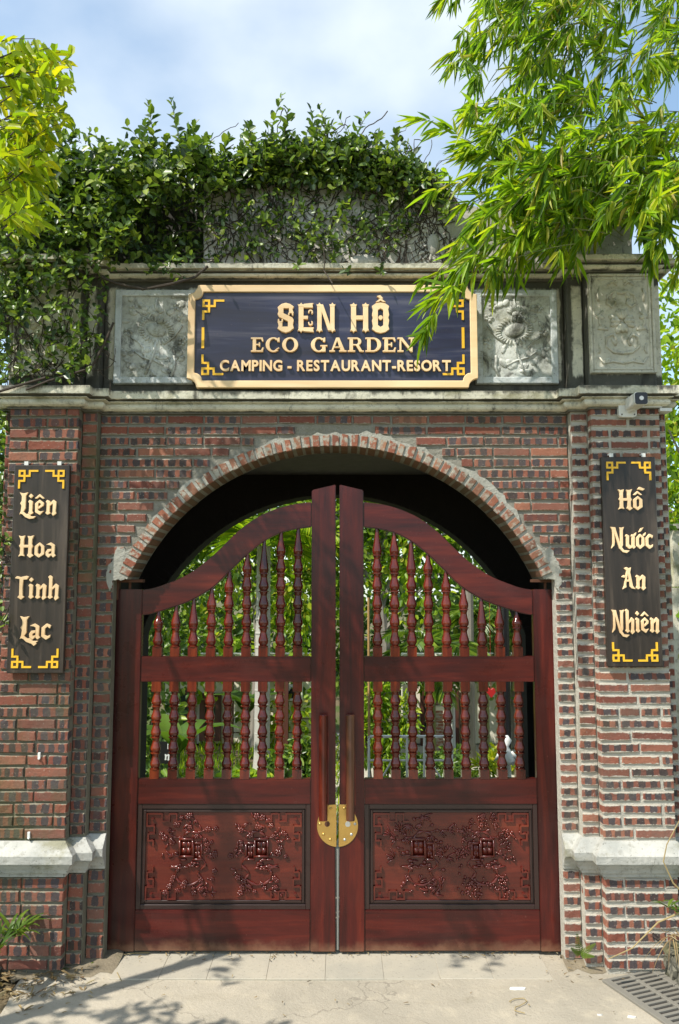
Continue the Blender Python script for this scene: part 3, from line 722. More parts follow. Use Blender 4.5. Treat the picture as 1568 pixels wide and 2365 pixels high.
# ------------------------------------------------------------------ the double gate
PXM = (YG - CAM[1]) / FD                      # metres per survey pixel at the gate
Zg = lambda v: PZ(v, YG)
XM = PX(779.5, 1600, YG)                      # the meeting line
def U(u): return (u - 779.5) * PXM            # signed distance from the meeting line
YB = YG + .05
rail_up = [(336,1362),(360,1358),(383,1349),(413,1338),(443,1322),(484,1291),(524,1251),(554,1221),(594,1193),(635,1175),(675,1164),(719,1159)]
rail_lo = [(336,1421),(360,1416),(403,1402),(430,1393),(453,1382),(494,1357),(529,1321),(569,1281),(610,1248),(650,1228),(690,1220),(719,1217)]
def interp(pts, x):
    for (a, c), (d, e) in zip(pts, pts[1:]):
        if a <= x <= d: return c + (e - c) * (x - a) / (d - a)
    return pts[-1][1] if x > pts[-1][0] else pts[0][1]
half = [336 + (719 - 336) * i / 36 for i in range(37)]
upz = [Zg(interp(rail_up, u)) for u in half]; loz = [Zg(interp(rail_lo, u)) for u in half]
def smooth(a):
    for _ in range(2): a = [a[0]] + [(a[i-1] + 2*a[i] + a[i+1]) / 4 for i in range(1, len(a)-1)] + [a[-1]]
    return a
upz, loz = smooth(upz), smooth(loz)
Z_MR1, Z_MR0, Z_LR1, Z_LR0, Z_PB, Z_BOT = Zg(1516), Zg(1575), Zg(1799), Zg(1858), Zg(2102), .022
BAL_U = [367, 407.5, 448, 489, 529, 570, 609, 648, 688]
def bead_profile(z0, n, h, r):
    """n turned beads, narrow neck above, belly below, a ring between"""
    pr = []
    for k in range(n):
        zb = z0 + k * h
        for f, q in ((.0, .80), (.02, 1.0), (.065, 1.0), (.085, .70), (.13, .78), (.22, .97), (.32, 1.02), (.45, .95), (.6, .78), (.74, .66), (.86, .64), (.93, .72), (.97, .78)):
            pr.append((r * q, zb + h * f))
    return pr
def make_leaf(sg, label):
    """sg -1 left leaf, +1 right leaf"""
    X = lambda d: XM + sg * d                # d >= 0 away from the meeting line
    d_out = abs(U(271)); d_hin = abs(U(331)); d_lock0 = .0075 if sg > 0 else .019; d_lock0 = .011; d_lock1 = abs(U(719.5))
    root = thing('gate_leaf', label, 'gate', (X((d_out) / 2), YG + .025, 0), 'leaves of the wooden double gate')
    def part(name, boxes, mat, bev=.004, y0=YG, y1=YB, parent=root):
        b = MB()
        for (a, c, z0, z1) in boxes: b.box(min(X(a), X(c)), max(X(a), X(c)), y0, y1, z0, z1)
        return b.obj(name, mat, parent, bevel=bev, seg=2)
    part('hinge_stile', [(d_hin, d_out, Z_BOT, Zg(1361))], MT['wood_z'])
    b = MB(); b.prism([(X(d_lock0), Z_BOT), (X(d_lock1), Z_BOT), (X(d_lock1), Zg(1132)), (X(d_lock0), Zg(1119))], YG - .004, YB + .004)
    b.obj('lock_stile', MT['wood_z'], root, bevel=.005, seg=2)
    xs = [X(abs(U(u))) for u in half]; xs[0] = X(d_hin - .001); xs[-1] = X(d_lock1 + .001)
    b = MB(); b.strip(list(zip(xs, upz)), list(zip(xs, loz)), YG + .002, YB - .002)
    b.obj('curved_top_rail', MT['wood_x'], root, bevel=.005, seg=2)
    part('middle_rail', [(d_lock1 + .001, d_hin - .001, Z_MR0, Z_MR1)], MT['wood_x'], y0=YG + .003, y1=YB - .003)
    part('lower_rail', [(d_lock1 + .001, d_hin - .001, Z_LR0, Z_LR1)], MT['wood_x'], y0=YG + .003, y1=YB - .003)
    part('bottom_rail', [(d_lock1 + .001, d_hin - .001, Z_BOT + .002, Z_PB)], MT['wood_x'], y0=YG + .003, y1=YB - .003)
    # balusters: square block, turned beads, in the upper row a drop-shaped tip
    yc = YG + .026; hb = abs(Zg(1500) - Zg(1542.8)); blk = Zg(1493) - Zg(1515)
    for i, u in enumerate(BAL_U):
        d = abs(U(u)); x = X(d); r = .0295
        top = interp(list(zip(half, loz)), u) + .004
        z = Z_MR1 - .002
        b = MB(); hw = .027
        b.box(x - hw, x + hw, yc - .0235, yc + .0235, z, z + blk)
        zs = z + blk; H = top - zs; n = max(1, int((H - hb * 1.02) / hb)); 
        if H - n * hb > hb * 2.0: n += 1
        pr = bead_profile(zs, n, hb, r); zt = zs + n * hb; T = top - zt
        pr += [(r*.8, zt), (r*1.0, zt + .003), (r*.98, zt + .006), (r*.78, zt + .008), (r*.92, zt + .018), (r*.98, zt + .03), (r*.9, zt + .045), (r*.66, zt + T*.5), (r*.45, zt + T*.75), (r*.34, top)]
        b.lathe(pr, x, yc, 14)
        b.obj('baluster', MT['wood_turn'], root, smooth=False).data.set_sharp_from_angle(angle=R(50))
        # lower row: block at both ends
        b = MB(); za, zb2 = Z_LR1 - .002, Z_MR0 + .002
        b.box(x - hw, x + hw, yc - .0235, yc + .0235, za, za + blk * .95); b.box(x - hw, x + hw, yc - .0235, yc + .0235, zb2 - blk * 1.05, zb2)
        n = 5; hh = (zb2 - blk * 1.05 - za - blk * .95) / n
        b.lathe(bead_profile(za + blk * .95, n, hh, r), x, yc, 14)
        b.obj('baluster', MT['wood_turn'], root).data.set_sharp_from_angle(angle=R(50))
    # carved panel
    pz0, pz1 = Z_PB, Z_LR0; pd0, pd1 = d_lock1 + .001, d_hin - .001
    pan = part('panel', [(pd0, pd1, pz0 - .006, pz1 + .006)], MT['wood_carve'], 0, YG + .022, YG + .04)
    b = MB()
    for k, (i0, i1, y) in enumerate(((.0, .026, .006), (.026, .034, .016), (.034, .048, .010))):
        x0, x1 = min(X(pd0 + i0), X(pd1 - i0)), max(X(pd0 + i0), X(pd1 - i0)); wd = i1 - i0
        za, zb2 = pz0 + i0, pz1 - i0
        yy = YG + y + .002
        b.box(x0, x0 + wd, yy, YG + .0235, za, zb2); b.box(x1 - wd, x1, yy, YG + .0235, za, zb2)
        b.box(x0 + wd, x1 - wd, yy + .0005, YG + .0235, za, za + wd); b.box(x0 + wd, x1 - wd, yy + .0005, YG + .0235, zb2 - wd, zb2)
    b.obj('panel_moulding', MT['wood_dark'], pan, bevel=.002)
    x0, x1 = min(X(pd0), X(pd1)) + .055, max(X(pd0), X(pd1)) - .055; za, zb2 = pz0 + .055, pz1 - .055
    yb = YG + .022
    def fret(cx, cz, sx, sz):
        b = MB(); q = .021
        runs = [[(0,0),(4,0),(4,-2),(6,-2),(6,0),(8,0),(8,-2),(9.2,-2)], [(0,0),(0,-3.2),(2,-3.2),(2,-5.2),(.4,-5.2),(.4,-7),(1.8,-7),(1.8,-8.2)], [(1.3,-1.3),(1.6,-1.3)]]
        lay_ = 0
        for run in runs:
            for (a, c), (d, e) in zip(run, run[1:]):
                w_ = .0042; lay_ += 1; dy = .0004 * lay_
                xs_ = sorted((cx + sx*a*q, cx + sx*d*q)); zs_ = sorted((cz + sz*c*q, cz + sz*e*q))
                b.box(xs_[0] - w_, xs_[1] + w_, yb - .010 - dy, yb + .002, zs_[0] - w_, zs_[1] + w_)
        tag(b.obj('fret_carving', MT['wood_carve'], pan), kind='stuff')
    fret(x0, zb2, 1, 1); fret(x1, zb2, -1, 1); fret(x0, za, 1, -1); fret(x1, za, -1, -1)
    for mi, fx in enumerate((.27, .73) if sg < 0 else (.30, .72)):
        motif(pan, x0 + (x1 - x0) * fx, (za + zb2) / 2, (zb2 - za), yb, 10 + mi + (0 if sg < 0 else 5), 'blade' if (sg > 0 and mi == 0) else 'berry' if sg > 0 else 'blossom', mi)
    # pull bar, half lock plate
    xb = abs(U(748 if sg < 0 else 808)); b = MB(); yh = YG - .055
    pts = [(.0245 * math.cos(a), .019 * math.sin(a)) for a in [2 * math.pi * k / 14 for k in range(14)]]
    z0, z1 = Zg(1889), Zg(1648); vs = [(X(xb) + p, yh + q, z0) for p, q in pts] + [(X(xb) + p, yh + q, z1) for p, q in pts]
    b.add(vs, [tuple(range(13, -1, -1)), tuple(range(14, 28))] + [(k, (k+1) % 14, 14 + (k+1) % 14, 14 + k) for k in range(14)])
    hd = b.obj('pull_bar', MT['wood_turn'] if sg < 0 else MT['wood_bar'], root, bevel=.002)
    b = MB()
    for zz in (z0 + .10, z1 - .10): b.tube([(X(xb), yh + .01, zz), (X(xb), YG - .002, zz)], .009, 8)
    b.obj('standoff', MT['steel'], hd)
    cz = Zg(1906); r = 46 * PXM; pts = []
    for k in range(25):
        a = -math.pi / 2 + math.pi * k / 24; pts.append((r * math.cos(a), cz + r * math.sin(a)))
    pts = [p for p in pts if not (p[1] > cz + .045)]
    pts += [(38 * PXM, cz + .066), (30 * PXM, cz + .060), (25 * PXM, cz + .066), (23 * PXM, cz + .085), (22 * PXM, Zg(1861)), (19 * PXM, Zg(1858)), (.006, Zg(1857))]
    pts = [(max(.006, p), q) for p, q in pts]; pts[0] = (.006, pts[0][1])
    b = MB(); b.prism([(X(p), q) for p, q in pts], YG - .0085, YG - .003)
    pl_ = b.obj('lock_plate', MT['brass'], root, bevel=.0012)
    for (du, v) in ((39, 1902), (31, 1926), (16, 1938), (15, 1866)):
        b = MB(); b.ell((X(du * PXM), YG - .010, Zg(v)), (.0085, .006, .0085), 10, 6); b.obj('bolt', MT['brass' if sg < 0 or v == 1866 else 'steel'], pl_, smooth=True)
    b = MB(); b.tube([(X(23 * PXM), YG - .004, Zg(1902)), (X(23 * PXM), YG - .013, Zg(1902))], .015, 14); b.obj('keyhole_boss', MT['steel'] if sg > 0 else MT['rust'], pl_)
    # top pivot bracket
    b = MB(); xh = X(abs(U(300)))
    b.box(min(X(abs(U(331))), X(abs(U(268)))), max(X(abs(U(331))), X(abs(U(268)))), YG - .004, YB + .01, Zg(1345), Zg(1338))
    b.box(min(X(abs(U(276))), X(abs(U(264)))), max(X(abs(U(276))), X(abs(U(264)))), YG - .006, YB, Zg(1385), Zg(1344))
    b.tube([(xh, YG + .02, Zg(1364)), (xh, YG + .02, Zg(1344))], .009, 8)
    b.obj('pivot_bracket', MT['rust'], root, bevel=.002)
    for zz in (Zg(1545), Zg(1530), Zg(1828)):
        pass
    return root
def motif(pan, cx, cz, H, y, seed, kind, flip):
    r = random.Random(seed); b = MB(); fl = -1 if flip else 1
    def pt(x, z): return (cx + fl * x, y - .004, cz + z * H)
    s = .118
    # two little picture frames
    for (dx, dz, wd, hh, dd) in ((-.012, .10, .082, .105, .016), (.052, .055, .055, .10, .011)):
        x0, z0 = cx + fl * dx - wd / 2, cz + dz * H - hh / 2
        for (a, c, d, e) in ((x0, x0 + wd, z0, z0 + .010), (x0, x0 + wd, z0 + hh - .010, z0 + hh), (x0, x0 + .009, z0 + .010, z0 + hh - .010), (x0 + wd - .009, x0 + wd, z0 + .010, z0 + hh - .010)):
            b.box(a, c, y - dd, y + .001, d, e)
        b.box(x0 + .008, x0 + wd - .008, y - dd * .35, y + .001, z0 + .009, z0 + hh - .009)
        for k in range(2):
            for l in range(2):
                b.box(x0 + .017 + k * (wd - .026) / 2, x0 + .012 + (k + 1) * (wd - .026) / 2, y - dd * .62, y, z0 + .020 + l * (hh - .034) / 2, z0 + .013 + (l + 1) * (hh - .034) / 2)
    # gnarled stems
    def curve(pts, rad, n=14):
        P_ = [Vector(pt(*p)) for p in pts]; out = []
        for k in range(n + 1):
            f = k / n * (len(P_) - 1); i = min(int(f), len(P_) - 2); q = f - i
            a0, a1, a2, a3 = P_[max(i-1, 0)], P_[i], P_[i+1], P_[min(i+2, len(P_)-1)]
            out.append(.5 * ((2*a1) + (a2-a0)*q + (2*a0-5*a1+4*a2-a3)*q*q + (3*a1-a0-3*a2+a3)*q**3))
        b.tube(out, [rad * (.75 + .5 * math.sin(k * 1.7 + seed)) for k in range(n + 1)], 6)
    curve([(.03, -.40), (.09, -.30), (.055, -.20), (.10, -.10), (.06, 0)], .008)
    curve([(.08, -.26), (.02, -.34), (-.045, -.31), (-.07, -.22), (-.05, -.14), (.0, -.13)], .0085)
    curve([(-.02, .17), (-.035, .22), (.0, .28), (.05, .27), (.075, .21)], .009)
    curve([(.0, .28), (-.03, .33), (.01, .39), (-.01, .44)], .007)
    curve([(-.035, .22), (-.08, .22), (-.105, .26)], .005); curve([(.05, .27), (.09, .30), (.12, .28)], .005)
    curve([(-.03, -.02), (-.08, .01), (-.11, -.01), (-.12, .05)], .005); curve([(.07, -.02), (.10, .04), (.13, .03)], .005)
    # scholar's rock and plumes below the frames
    for k in range(16):
        px, _, pz = pt(r.uniform(-.06, .06), r.uniform(-.16, -.04)); b.ell((px, y - .004, pz), (r.uniform(.008, .024), r.uniform(.008, .016), r.uniform(.005, .010)), 7, 4)
    s0 = 1 if kind == 'berry' or (kind == 'blossom' and flip) else -1
    for k in range(6):
        a = (math.pi if s0 < 0 else 0) + s0 * R(-20 + 13 * k) + r.uniform(-.08, .08)
        petal(b, cx + s0 * .045, cz + (-.10 - .018 * k) * H, a, .0, r.uniform(.045, .075), .011, y - .004, .010)
    spots = [(-.09, -.36), (-.05, -.42), (.09, -.34), (.11, -.27), (.03, -.43), (.085, .13), (.105, .17), (-.09, .17), (-.115, .20), (.02, .43), (-.03, .45), (.05, .38), (-.06, .37), (.09, .30), (.125, .31), (-.10, .29), (-.09, .03), (-.125, -.02), (.10, -.42), (-.11, -.44), (.125, .05), (-.075, .25), (.0, .35), (.04, .23), (-.02, -.36), (.06, -.38), (-.085, -.30), (.12, -.17), (.135, -.01), (-.115, .08), (-.135, .26), (.075, -.44), (.005, .47)]
    for (x, z) in spots + [(a_ * .8, c_ * .93 + .02) for a_, c_ in spots[::2]]:
        x = x * 1.16 + r.uniform(-.012, .012); z += r.uniform(-.016, .016); px, _, pz = pt(x, z); sz = r.uniform(.7, 1.15)
        if kind == 'blade':
            n = r.randint(3, 6); a0 = r.uniform(0, 6.3)
            if r.random() < .5:
                for k in range(n): petal(b, px, pz, a0 + r.uniform(.3, .45) * k, .004, r.uniform(.035, .062), .0095, y - .004, .009)
            else: b.ell((px, y - .004, pz), (.013 * sz, .011, .010 * sz), 7, 4)
        elif kind == 'berry':
            for k in range(r.randint(4, 9)): b.ell((px + r.gauss(0, .014), y - .006, pz + r.gauss(0, .012)), (.0072, .008, .0072), 6, 4)
            if r.random() < .35: petal(b, px, pz, r.uniform(0, 6.3), .008, .042, .013, y - .003, .008)
        else:
            a0 = r.uniform(0, 1)
            if r.random() < .62:
                for k in range(5): b.ell((px + .0095 * sz * math.cos(1.256 * k + a0), y - .006, pz + .0095 * sz * math.sin(1.256 * k + a0)), (.0085 * sz, .009, .0085 * sz), 6, 4)
                b.ell((px, y - .012, pz), (.005, .006, .005), 6, 4)
            else:
                for k in range(r.randint(1, 3)): petal(b, px, pz, r.uniform(0, 6.3), .004, .040 * sz, .013, y - .003, .008)
        if r.random() < .6: b.tube([pt(x * .75, z * .94), (px, y - .003, pz)], .0032, 4)
    tag(b.obj('carving', MT['wood_carve'], pan, smooth=True), {'blossom': 'carved spray of round blossoms round two small frames', 'blade': 'carved spray of blade-like leaves round two small frames', 'berry': 'carved spray of berry clusters round two small frames'}[kind])
MT['wood_bar'] = mat_wood('worn_bar', 'z', (.045, .014, .007), (.11, .034, .013), (.20, .08, .03), .3, .5)
make_leaf(-1, 'left leaf of the wooden double gate, its panel carved with two sprays of round blossoms')
gr = make_leaf(1, 'right leaf of the wooden double gate, its panel carved with blade-like leaves and berry clusters')
b = MB(); b.box(XM - .004, XM + .006, YG + .016, YG + .03, .025, Zg(1962)); b.obj('drop_rod', MT['steel'], gr)

# ------------------------------------------------------------------ lettering
def fitbox(polys): 
    xs = [p[0] for q in polys for p in q]; return min(xs), max(xs)
def arcp(cx, cz, ro, ri, a0, a1, n=12):
    """band between two ellipses: ro=(x,z) ri=(x,z)"""
    A = [R(a0 + (a1 - a0) * i / n) for i in range(n + 1)]
    return [(cx + ro[0]*math.cos(a), cz + ro[1]*math.sin(a)) for a in A] + [(cx + ri[0]*math.cos(a), cz + ri[1]*math.sin(a)) for a in A[::-1]]
def bx(x0, x1, z0, z1): return [(x0, z0), (x1, z0), (x1, z1), (x0, z1)]
# black-letter-like display face; unit = cap height
BL = {
 'L': (.40, [[(0,1.02),(.20,.97),(.46,1.02),(.34,.86),(.34,.28),(.22,.10),(.02,-.02),(.09,.14),(.12,.40),(.04,.50),(.12,.62),(.12,.84)], [(.05,.04),(.24,.12),(.40,.0),(.52,.03),(.66,-.10),(.92,-.10),(.78,-.20),(.56,-.22),(.34,-.14),(.2,-.02)]]),
 'H': (.78, [[(.0,1.02),(.16,.98),(.34,1.02),(.28,.84),(.28,.14),(.34,.02),(.16,.05),(0,0),(.09,.14),(.10,.42),(.03,.52),(.10,.62),(.10,.84)], [(.46,1.0),(.62,.98),(.80,1.03),(.71,.84),(.70,.62),(.76,.50),(.70,.40),(.70,.14),(.80,.06),(.62,-.06),(.46,.06),(.52,.16),(.52,.86)], bx(.26,.54,.44,.57)]),
 'T': (.66, [[(0,.92),(.12,1.02),(.30,.97),(.62,1.03),(.74,.99),(.64,.86),(.44,.85),(.22,.88)], [(.26,.90),(.46,.88),(.43,.5),(.45,.12),(.54,.06),(.36,-.06),(.18,.05),(.26,.14)]]),
 'N': (.80, [[(0,1.02),(.30,1.0),(.34,.84),(.60,.10),(.78,-.10),(1.12,-.12),(.94,-.24),(.70,-.20),(.50,-.02),(.22,.74),(.24,.3),(.20,.12),(.02,-.02),(.10,.2),(.12,.7),(.10,.86)], [(.54,1.0),(.66,.98),(.82,1.02),(.74,.86),(.72,.14),(.64,.02),(.56,.22),(.58,.86)]]),
 'A': (.74, [[(.14,.98),(.30,1.04),(.42,.98),(.56,1.02),(.50,.80),(.64,.14),(.80,-.02),(.56,.02),(.46,.10),(.36,.72),(.24,.22),(.26,.08),(.02,-.02),(.12,.16),(.28,.86)], [(.22,.34),(.50,.34),(.50,.44),(.22,.44)], [(-.02,.56),(.16,.52),(.22,.60),(.14,.66),(.04,.62)]]),
 'i': (.30, [[(0,.58),(.08,.67),(.25,.60),(.23,.14),(.30,.06),(.14,-.03),(.02,.06),(.06,.14),(.06,.52)], [(.02,.84),(.14,.74),(.26,.85),(.14,.96)]]),
 'n': (.58, [[(0,.58),(.08,.67),(.24,.60),(.22,.12),(.28,.05),(.12,-.03),(0,.05),(.06,.14),(.06,.52)], [(.22,.50),(.42,.68),(.58,.57),(.55,.12),(.60,.04),(.42,-.08),(.34,.02),(.39,.12),(.39,.50),(.22,.38)]]),
 'u': (.58, [[(0,.58),(.08,.67),(.24,.60),(.22,.18),(.38,.08),(.38,-.0),(.22,-.04),(.05,.08),(.06,.52)], [(.34,.58),(.42,.67),(.58,.60),(.55,.14),(.62,.05),(.48,-.04),(.37,.05),(.39,.52)]]),
 'e': (.50, [[(.0,.50),(.24,.68),(.22,.54),(.17,.48),(.17,.18),(.30,.12),(.48,.16),(.28,-.04),(.02,.09)], [(.24,.68),(.48,.52),(.46,.40),(.20,.24),(.18,.34),(.32,.44),(.30,.50),(.20,.54)]]),
 'o': (.50, [[(0,.50),(.25,.69),(.26,.56),(.17,.46),(.17,.18),(.24,.10),(.22,-.05),(0,.10)], [(.25,.69),(.50,.50),(.50,.12),(.22,-.05),(.24,.10),(.34,.18),(.34,.46),(.26,.56)]]),
 'a': (.52, [[(.02,.58),(.26,.69),(.48,.56),(.47,.14),(.54,.06),(.40,-.04),(.31,.06),(.31,.50),(.22,.55)], [(.30,.38),(.10,.36),(.0,.22),(.02,.06),(.16,-.05),(.31,.08),(.30,.16),(.18,.12),(.16,.22),(.30,.28)]]),
 'h': (.58, [[(0,.98),(.10,1.06),(.24,.98),(.22,.12),(.28,.05),(.12,-.03),(0,.05),(.06,.14),(.06,.90)], [(.22,.50),(.42,.68),(.58,.57),(.55,.12),(.60,.02),(.42,-.10),(.34,.0),(.39,.12),(.39,.50),(.22,.38)]]),
 'c': (.46, [[(0,.50),(.24,.69),(.46,.60),(.40,.46),(.28,.55),(.17,.46),(.17,.18),(.28,.11),(.44,.18),(.42,.06),(.22,-.05),(0,.10)]]),
}
CIRC = [(-.02,.74),(.24,.94),(.50,.74),(.40,.72),(.24,.82),(.10,.72)]
ACUTE = [(.16,.76),(.30,.96),(.48,1.0),(.30,.80)]
GRAVE = [(.06,1.08),(.22,1.12),(.38,.98),(.26,.96)]
ACUTE2 = [(.24,1.02),(.36,1.15),(.66,1.04),(.54,.95)]
DOTB = [(.12,-.22),(.25,-.11),(.38,-.22),(.25,-.33)]
def HORN(x): return [(x-.06,.56),(x+.06,.62),(x+.10,.76),(x+.0,.70),(x-.08,.64)]
WORDS_L = [['L','i','e^','n'],['H','o','a'],['T','i','n','h'],['L','a.','c']]
WORDS_R = [['H','o^`'],['N','u+',"o+'",'c'],['A','n'],['N','h','i','e^','n']]
def glyph(g):
    wd, ps = BL[g[0]]; ps = list(ps)
    if '^' in g: ps.append(CIRC)
    if '`' in g: ps.append(ACUTE2)
    if "'" in g: ps.append(ACUTE)
    if '.' in g: ps.append(DOTB)
    if '+' in g: ps.append(HORN(wd))
    return wd, ps
def letters(parent, glyphs, xc, zb, cap, y, mat, gap, thick=.012, width=None, face=None, shear=0.0):
    """each letter a raised piece; glyphs = [(width, polys)]"""
    tot = sum(g[0] for g in glyphs) + gap * (len(glyphs) - 1)
    sx = cap if width is None else width / tot
    x = xc - tot * sx / 2
    for wd, ps in glyphs:
        b = MB()
        for k, p in enumerate(ps):
            b.prism([(x + px * sx, zb + pz * cap) for px, pz in p], y - thick - .00035 * k, y + .001)
        o = b.obj('letter', mat, parent, bevel=.0012)
        x += (wd + gap) * sx
FRETP = [(42,0),(24,0),(24,12),(0,12),(0,0),(12,0),(12,24),(0,24),(0,40)]
def fretmark(parent, x, z, sx, sz, sc_, y, swap=False):
    b = MB()
    for k, ((a, c), (d, e)) in enumerate(zip(FRETP, FRETP[1:])):
        wv = 2.3
        xs_ = sorted((a, d)); zs_ = sorted((c, e))
        X_ = sorted((x + sx * (xs_[0] - wv) * sc_, x + sx * (xs_[1] + wv) * sc_)); Z_ = sorted((z - sz * (zs_[0] - wv) * sc_, z - sz * (zs_[1] + wv) * sc_))
        b.box(X_[0], X_[1], y - .0035 - .0003 * k, y + .0005, Z_[0], Z_[1])
    b.obj('corner_fret', MT['yellow'], parent)
YBD = YP - .045
def hanging_board(u0, u1, v0, v1, words, rows, label, side):
    x0, x1 = PX(u0, (v0 + v1) / 2, YBD), PX(u1, (v0 + v1) / 2, YBD); z0, z1 = PZ(v1, YBD), PZ(v0, YBD)
    t = thing('hanging_board', label, 'sign board', ((x0 + x1) / 2, YBD + .015, z0), 'tall lettered boards on the piers')
    b = MB(); n = 5; w_ = (x1 - x0) / n
    b.box(x0, x1, YBD, YBD + .03, z0, z1)
    b.obj('board', MT['board_dark'], t, bevel=.003)
    pxm = (YBD - CAM[1]) / FD
    for (cu, rv, cap, wid), word in zip(rows, words):
        letters(t, [glyph(g) for g in word], PX(cu, rv, YBD), PZ(rv, YBD), cap * pxm, YBD, MT['cream'], .07, .011, wid * pxm)
    for (sx, x) in ((1, x0 + 13 * pxm), (-1, x1 - 13 * pxm)):
        fretmark(t, x, z1 - 14 * pxm, sx, 1, pxm * .98, YBD)
        fretmark(t, x, z0 + 14 * pxm, sx, -1, pxm * .98, YBD)
    for f in (.2, .8):
        b = MB(); xx = x0 + (x1 - x0) * f; b.box(xx - .011, xx + .011, YBD + .008, YBD + .013, z1 - .002, z1 + .022); b.box(xx - .011, xx + .011, YBD + .013, YP, z1 + .012, z1 + .022)
        b.obj('hook', MT['white'], t)
    return t
hanging_board(24, 153, 1074, 1555, WORDS_L, [(88, 1188, 50, 86), (86, 1286, 48, 86), (85, 1382, 50, 102), (82, 1475, 50, 72)], 'dark wooden board reading Liên Hoa Tinh Lạc on the mossy left pier', -1)
hanging_board(1396, 1522, 1055, 1540, WORDS_R, [(1455, 1177, 46, 56), (1459, 1266, 48, 98), (1463, 1360, 48, 54), (1467, 1460, 50, 108)], 'weathered wooden board reading Hồ Nước An Nhiên on the right pier', 1)

# main sign --------------------------------------------------------
YM = -.10
sx0, sx1, sz0, sz1 = PX(433, 776, YM), PX(1103, 776, YM), PZ(895, YM), PZ(658, YM)
pm = (YM - CAM[1]) / FD
sg_ = thing('shop_sign', 'long framed wooden sign with notched corners reading Sen Hồ Eco Garden', 'sign', ((sx0 + sx1) / 2, YM + .03, sz0))
def notched(x0, x1, z0, z1, c, n=5):
    pts = []
    for (cx, cz, a0) in ((x1, z0, 180), (x1, z1, 270), (x0, z1, 0), (x0, z0, 90)):
        pts += [(cx + c * math.cos(R(a0 - 90 * i / n)), cz + c * math.sin(R(a0 - 90 * i / n))) for i in range(n + 1)]
    return pts
fwid = 17 * pm
outer = notched(sx0, sx1, sz0, sz1, .055); inner = notched(sx0 + fwid, sx1 - fwid, sz0 + fwid, sz1 - fwid, .046)
b = MB(); b.prism(inner, YM + .012, YM + .035); b.obj('board', MT['sign_board'], sg_)
b = MB(); n = len(outer)
vs = [(x, YM, z) for x, z in outer] + [(x, YM, z) for x, z in inner] + [(x, YM + .04, z) for x, z in outer] + [(x, YM + .04, z) for x, z in inner]; fs = []
for i in range(n):
    k = (i + 1) % n; fs += [(i, k, n + k, n + i), (2*n + k, 2*n + i, 3*n + i, 3*n + k), (k, i, 2*n + i, 2*n + k), (n + i, n + k, 3*n + k, 3*n + i)]
b.add(vs, fs); b.obj('frame', MT['cream'], sg_, bevel=.003)
b = MB(); b.box(sx0 + .3, sx1 - .3, YM + .041, YW + .012, sz1 - .12, sz1 - .09); b.box(sx0 + .3, sx1 - .3, YM + .041, YW + .012, sz0 + .09, sz0 + .12); b.obj('wall_batten', MT['rust'], sg_)
yl = YM + .012
# western display capitals
def spur(p): return p
SER = lambda x0, x1, z, s: [(x0 - .04, z), (x0, z + s*.03), ((x0+x1)/2 - .03, z), ((x0+x1)/2, z - s*.05), ((x0+x1)/2 + .03, z), (x1, z + s*.03), (x1 + .04, z), (x1, z + s*.10), (x0, z + s*.10)]
def stemw(x0, x1): return [bx(x0, x1, .06, .94), SER(x0, x1, 0, 1), SER(x0, x1, 1, -1)]
WS = {
 'S': (.66, [[(.16,1.0),(.33,1.04),(.50,1.0),(.66,.90),(.60,.80),(.66,.66),(.46,.66),(.46,.84),(.24,.84),(.24,.66),(.60,.50),(.66,.40),(.62,.26),(.66,.12),(.50,0),(.33,-.05),(.16,0),(0,.10),(.05,.20),(0,.36),(.20,.36),(.20,.17),(.42,.17),(.42,.36),(.06,.52),(0,.62),(.04,.74),(0,.88)], arcp(.53,.62,(.11,.09),(.05,.04),-40,220), arcp(.12,.40,(.11,.09),(.05,.04),140,400)]),
 'E': (.66, stemw(.08,.28) + [[(.28,.86),(.66,.86),(.64,.98),(.68,1.03),(.28,1.0)], [(.28,0),(.70,-.03),(.66,.06),(.70,.14),(.28,.14)], bx(.28,.46,.44,.56), arcp(.56,.70,(.10,.09),(.045,.04),-60,210), arcp(.56,.30,(.10,.09),(.045,.04),150,420)]),
 'N': (.80, stemw(.06,.24) + stemw(.58,.76) + [[(.14,.97),(.30,.97),(.66,.03),(.50,.03)]]),
 'H': (.80, stemw(.06,.27) + stemw(.55,.76) + [bx(.27,.55,.42,.57)]),
 'O': (.70, [[(.16,1.02),(.35,1.05),(.54,1.02),(.70,.92),(.66,.80),(.70,.60),(.66,.5),(.70,.40),(.66,.20),(.70,.08),(.54,-.02),(.35,-.06),(.35,.16),(.46,.22),(.46,.78),(.35,.84),(.24,.78),(.24,.22),(.35,.16),(.35,-.06),(.16,-.02),(0,.08),(.04,.20),(0,.40),(.04,.5),(0,.60),(.04,.80),(0,.92)][:12]+[(.35,.16),(.46,.22),(.46,.78),(.35,.84)],
             [(.35,1.05),(.16,1.02),(0,.92),(.04,.80),(0,.60),(.04,.5),(0,.40),(.04,.20),(0,.08),(.16,-.02),(.35,-.06),(.35,.16),(.24,.22),(.24,.78),(.35,.84)], arcp(.35,.5,(.09,.08),(.001,.001),0,360,14)]),
}
WS['O'][1][0] = [(.35,1.05),(.54,1.02),(.70,.92),(.66,.80),(.70,.60),(.66,.5),(.70,.40),(.66,.20),(.70,.08),(.54,-.02),(.35,-.06),(.35,.16),(.46,.22),(.46,.78),(.35,.84)]
oh = (WS['O'][0], WS['O'][1] + [[(.16,1.07),(.35,1.21),(.56,1.07),(.46,1.07),(.35,1.12),(.26,1.07)], [(.20,1.28),(.34,1.32),(.46,1.20),(.38,1.18)]])
cz = (sx0 + sx1) / 2
letters(sg_, [WS['S'], WS['E'], WS['N']], PX(708, 760, YM), PZ(766, YM), 67 * pm, yl, MT['cream'], .11, .020, 138 * pm)
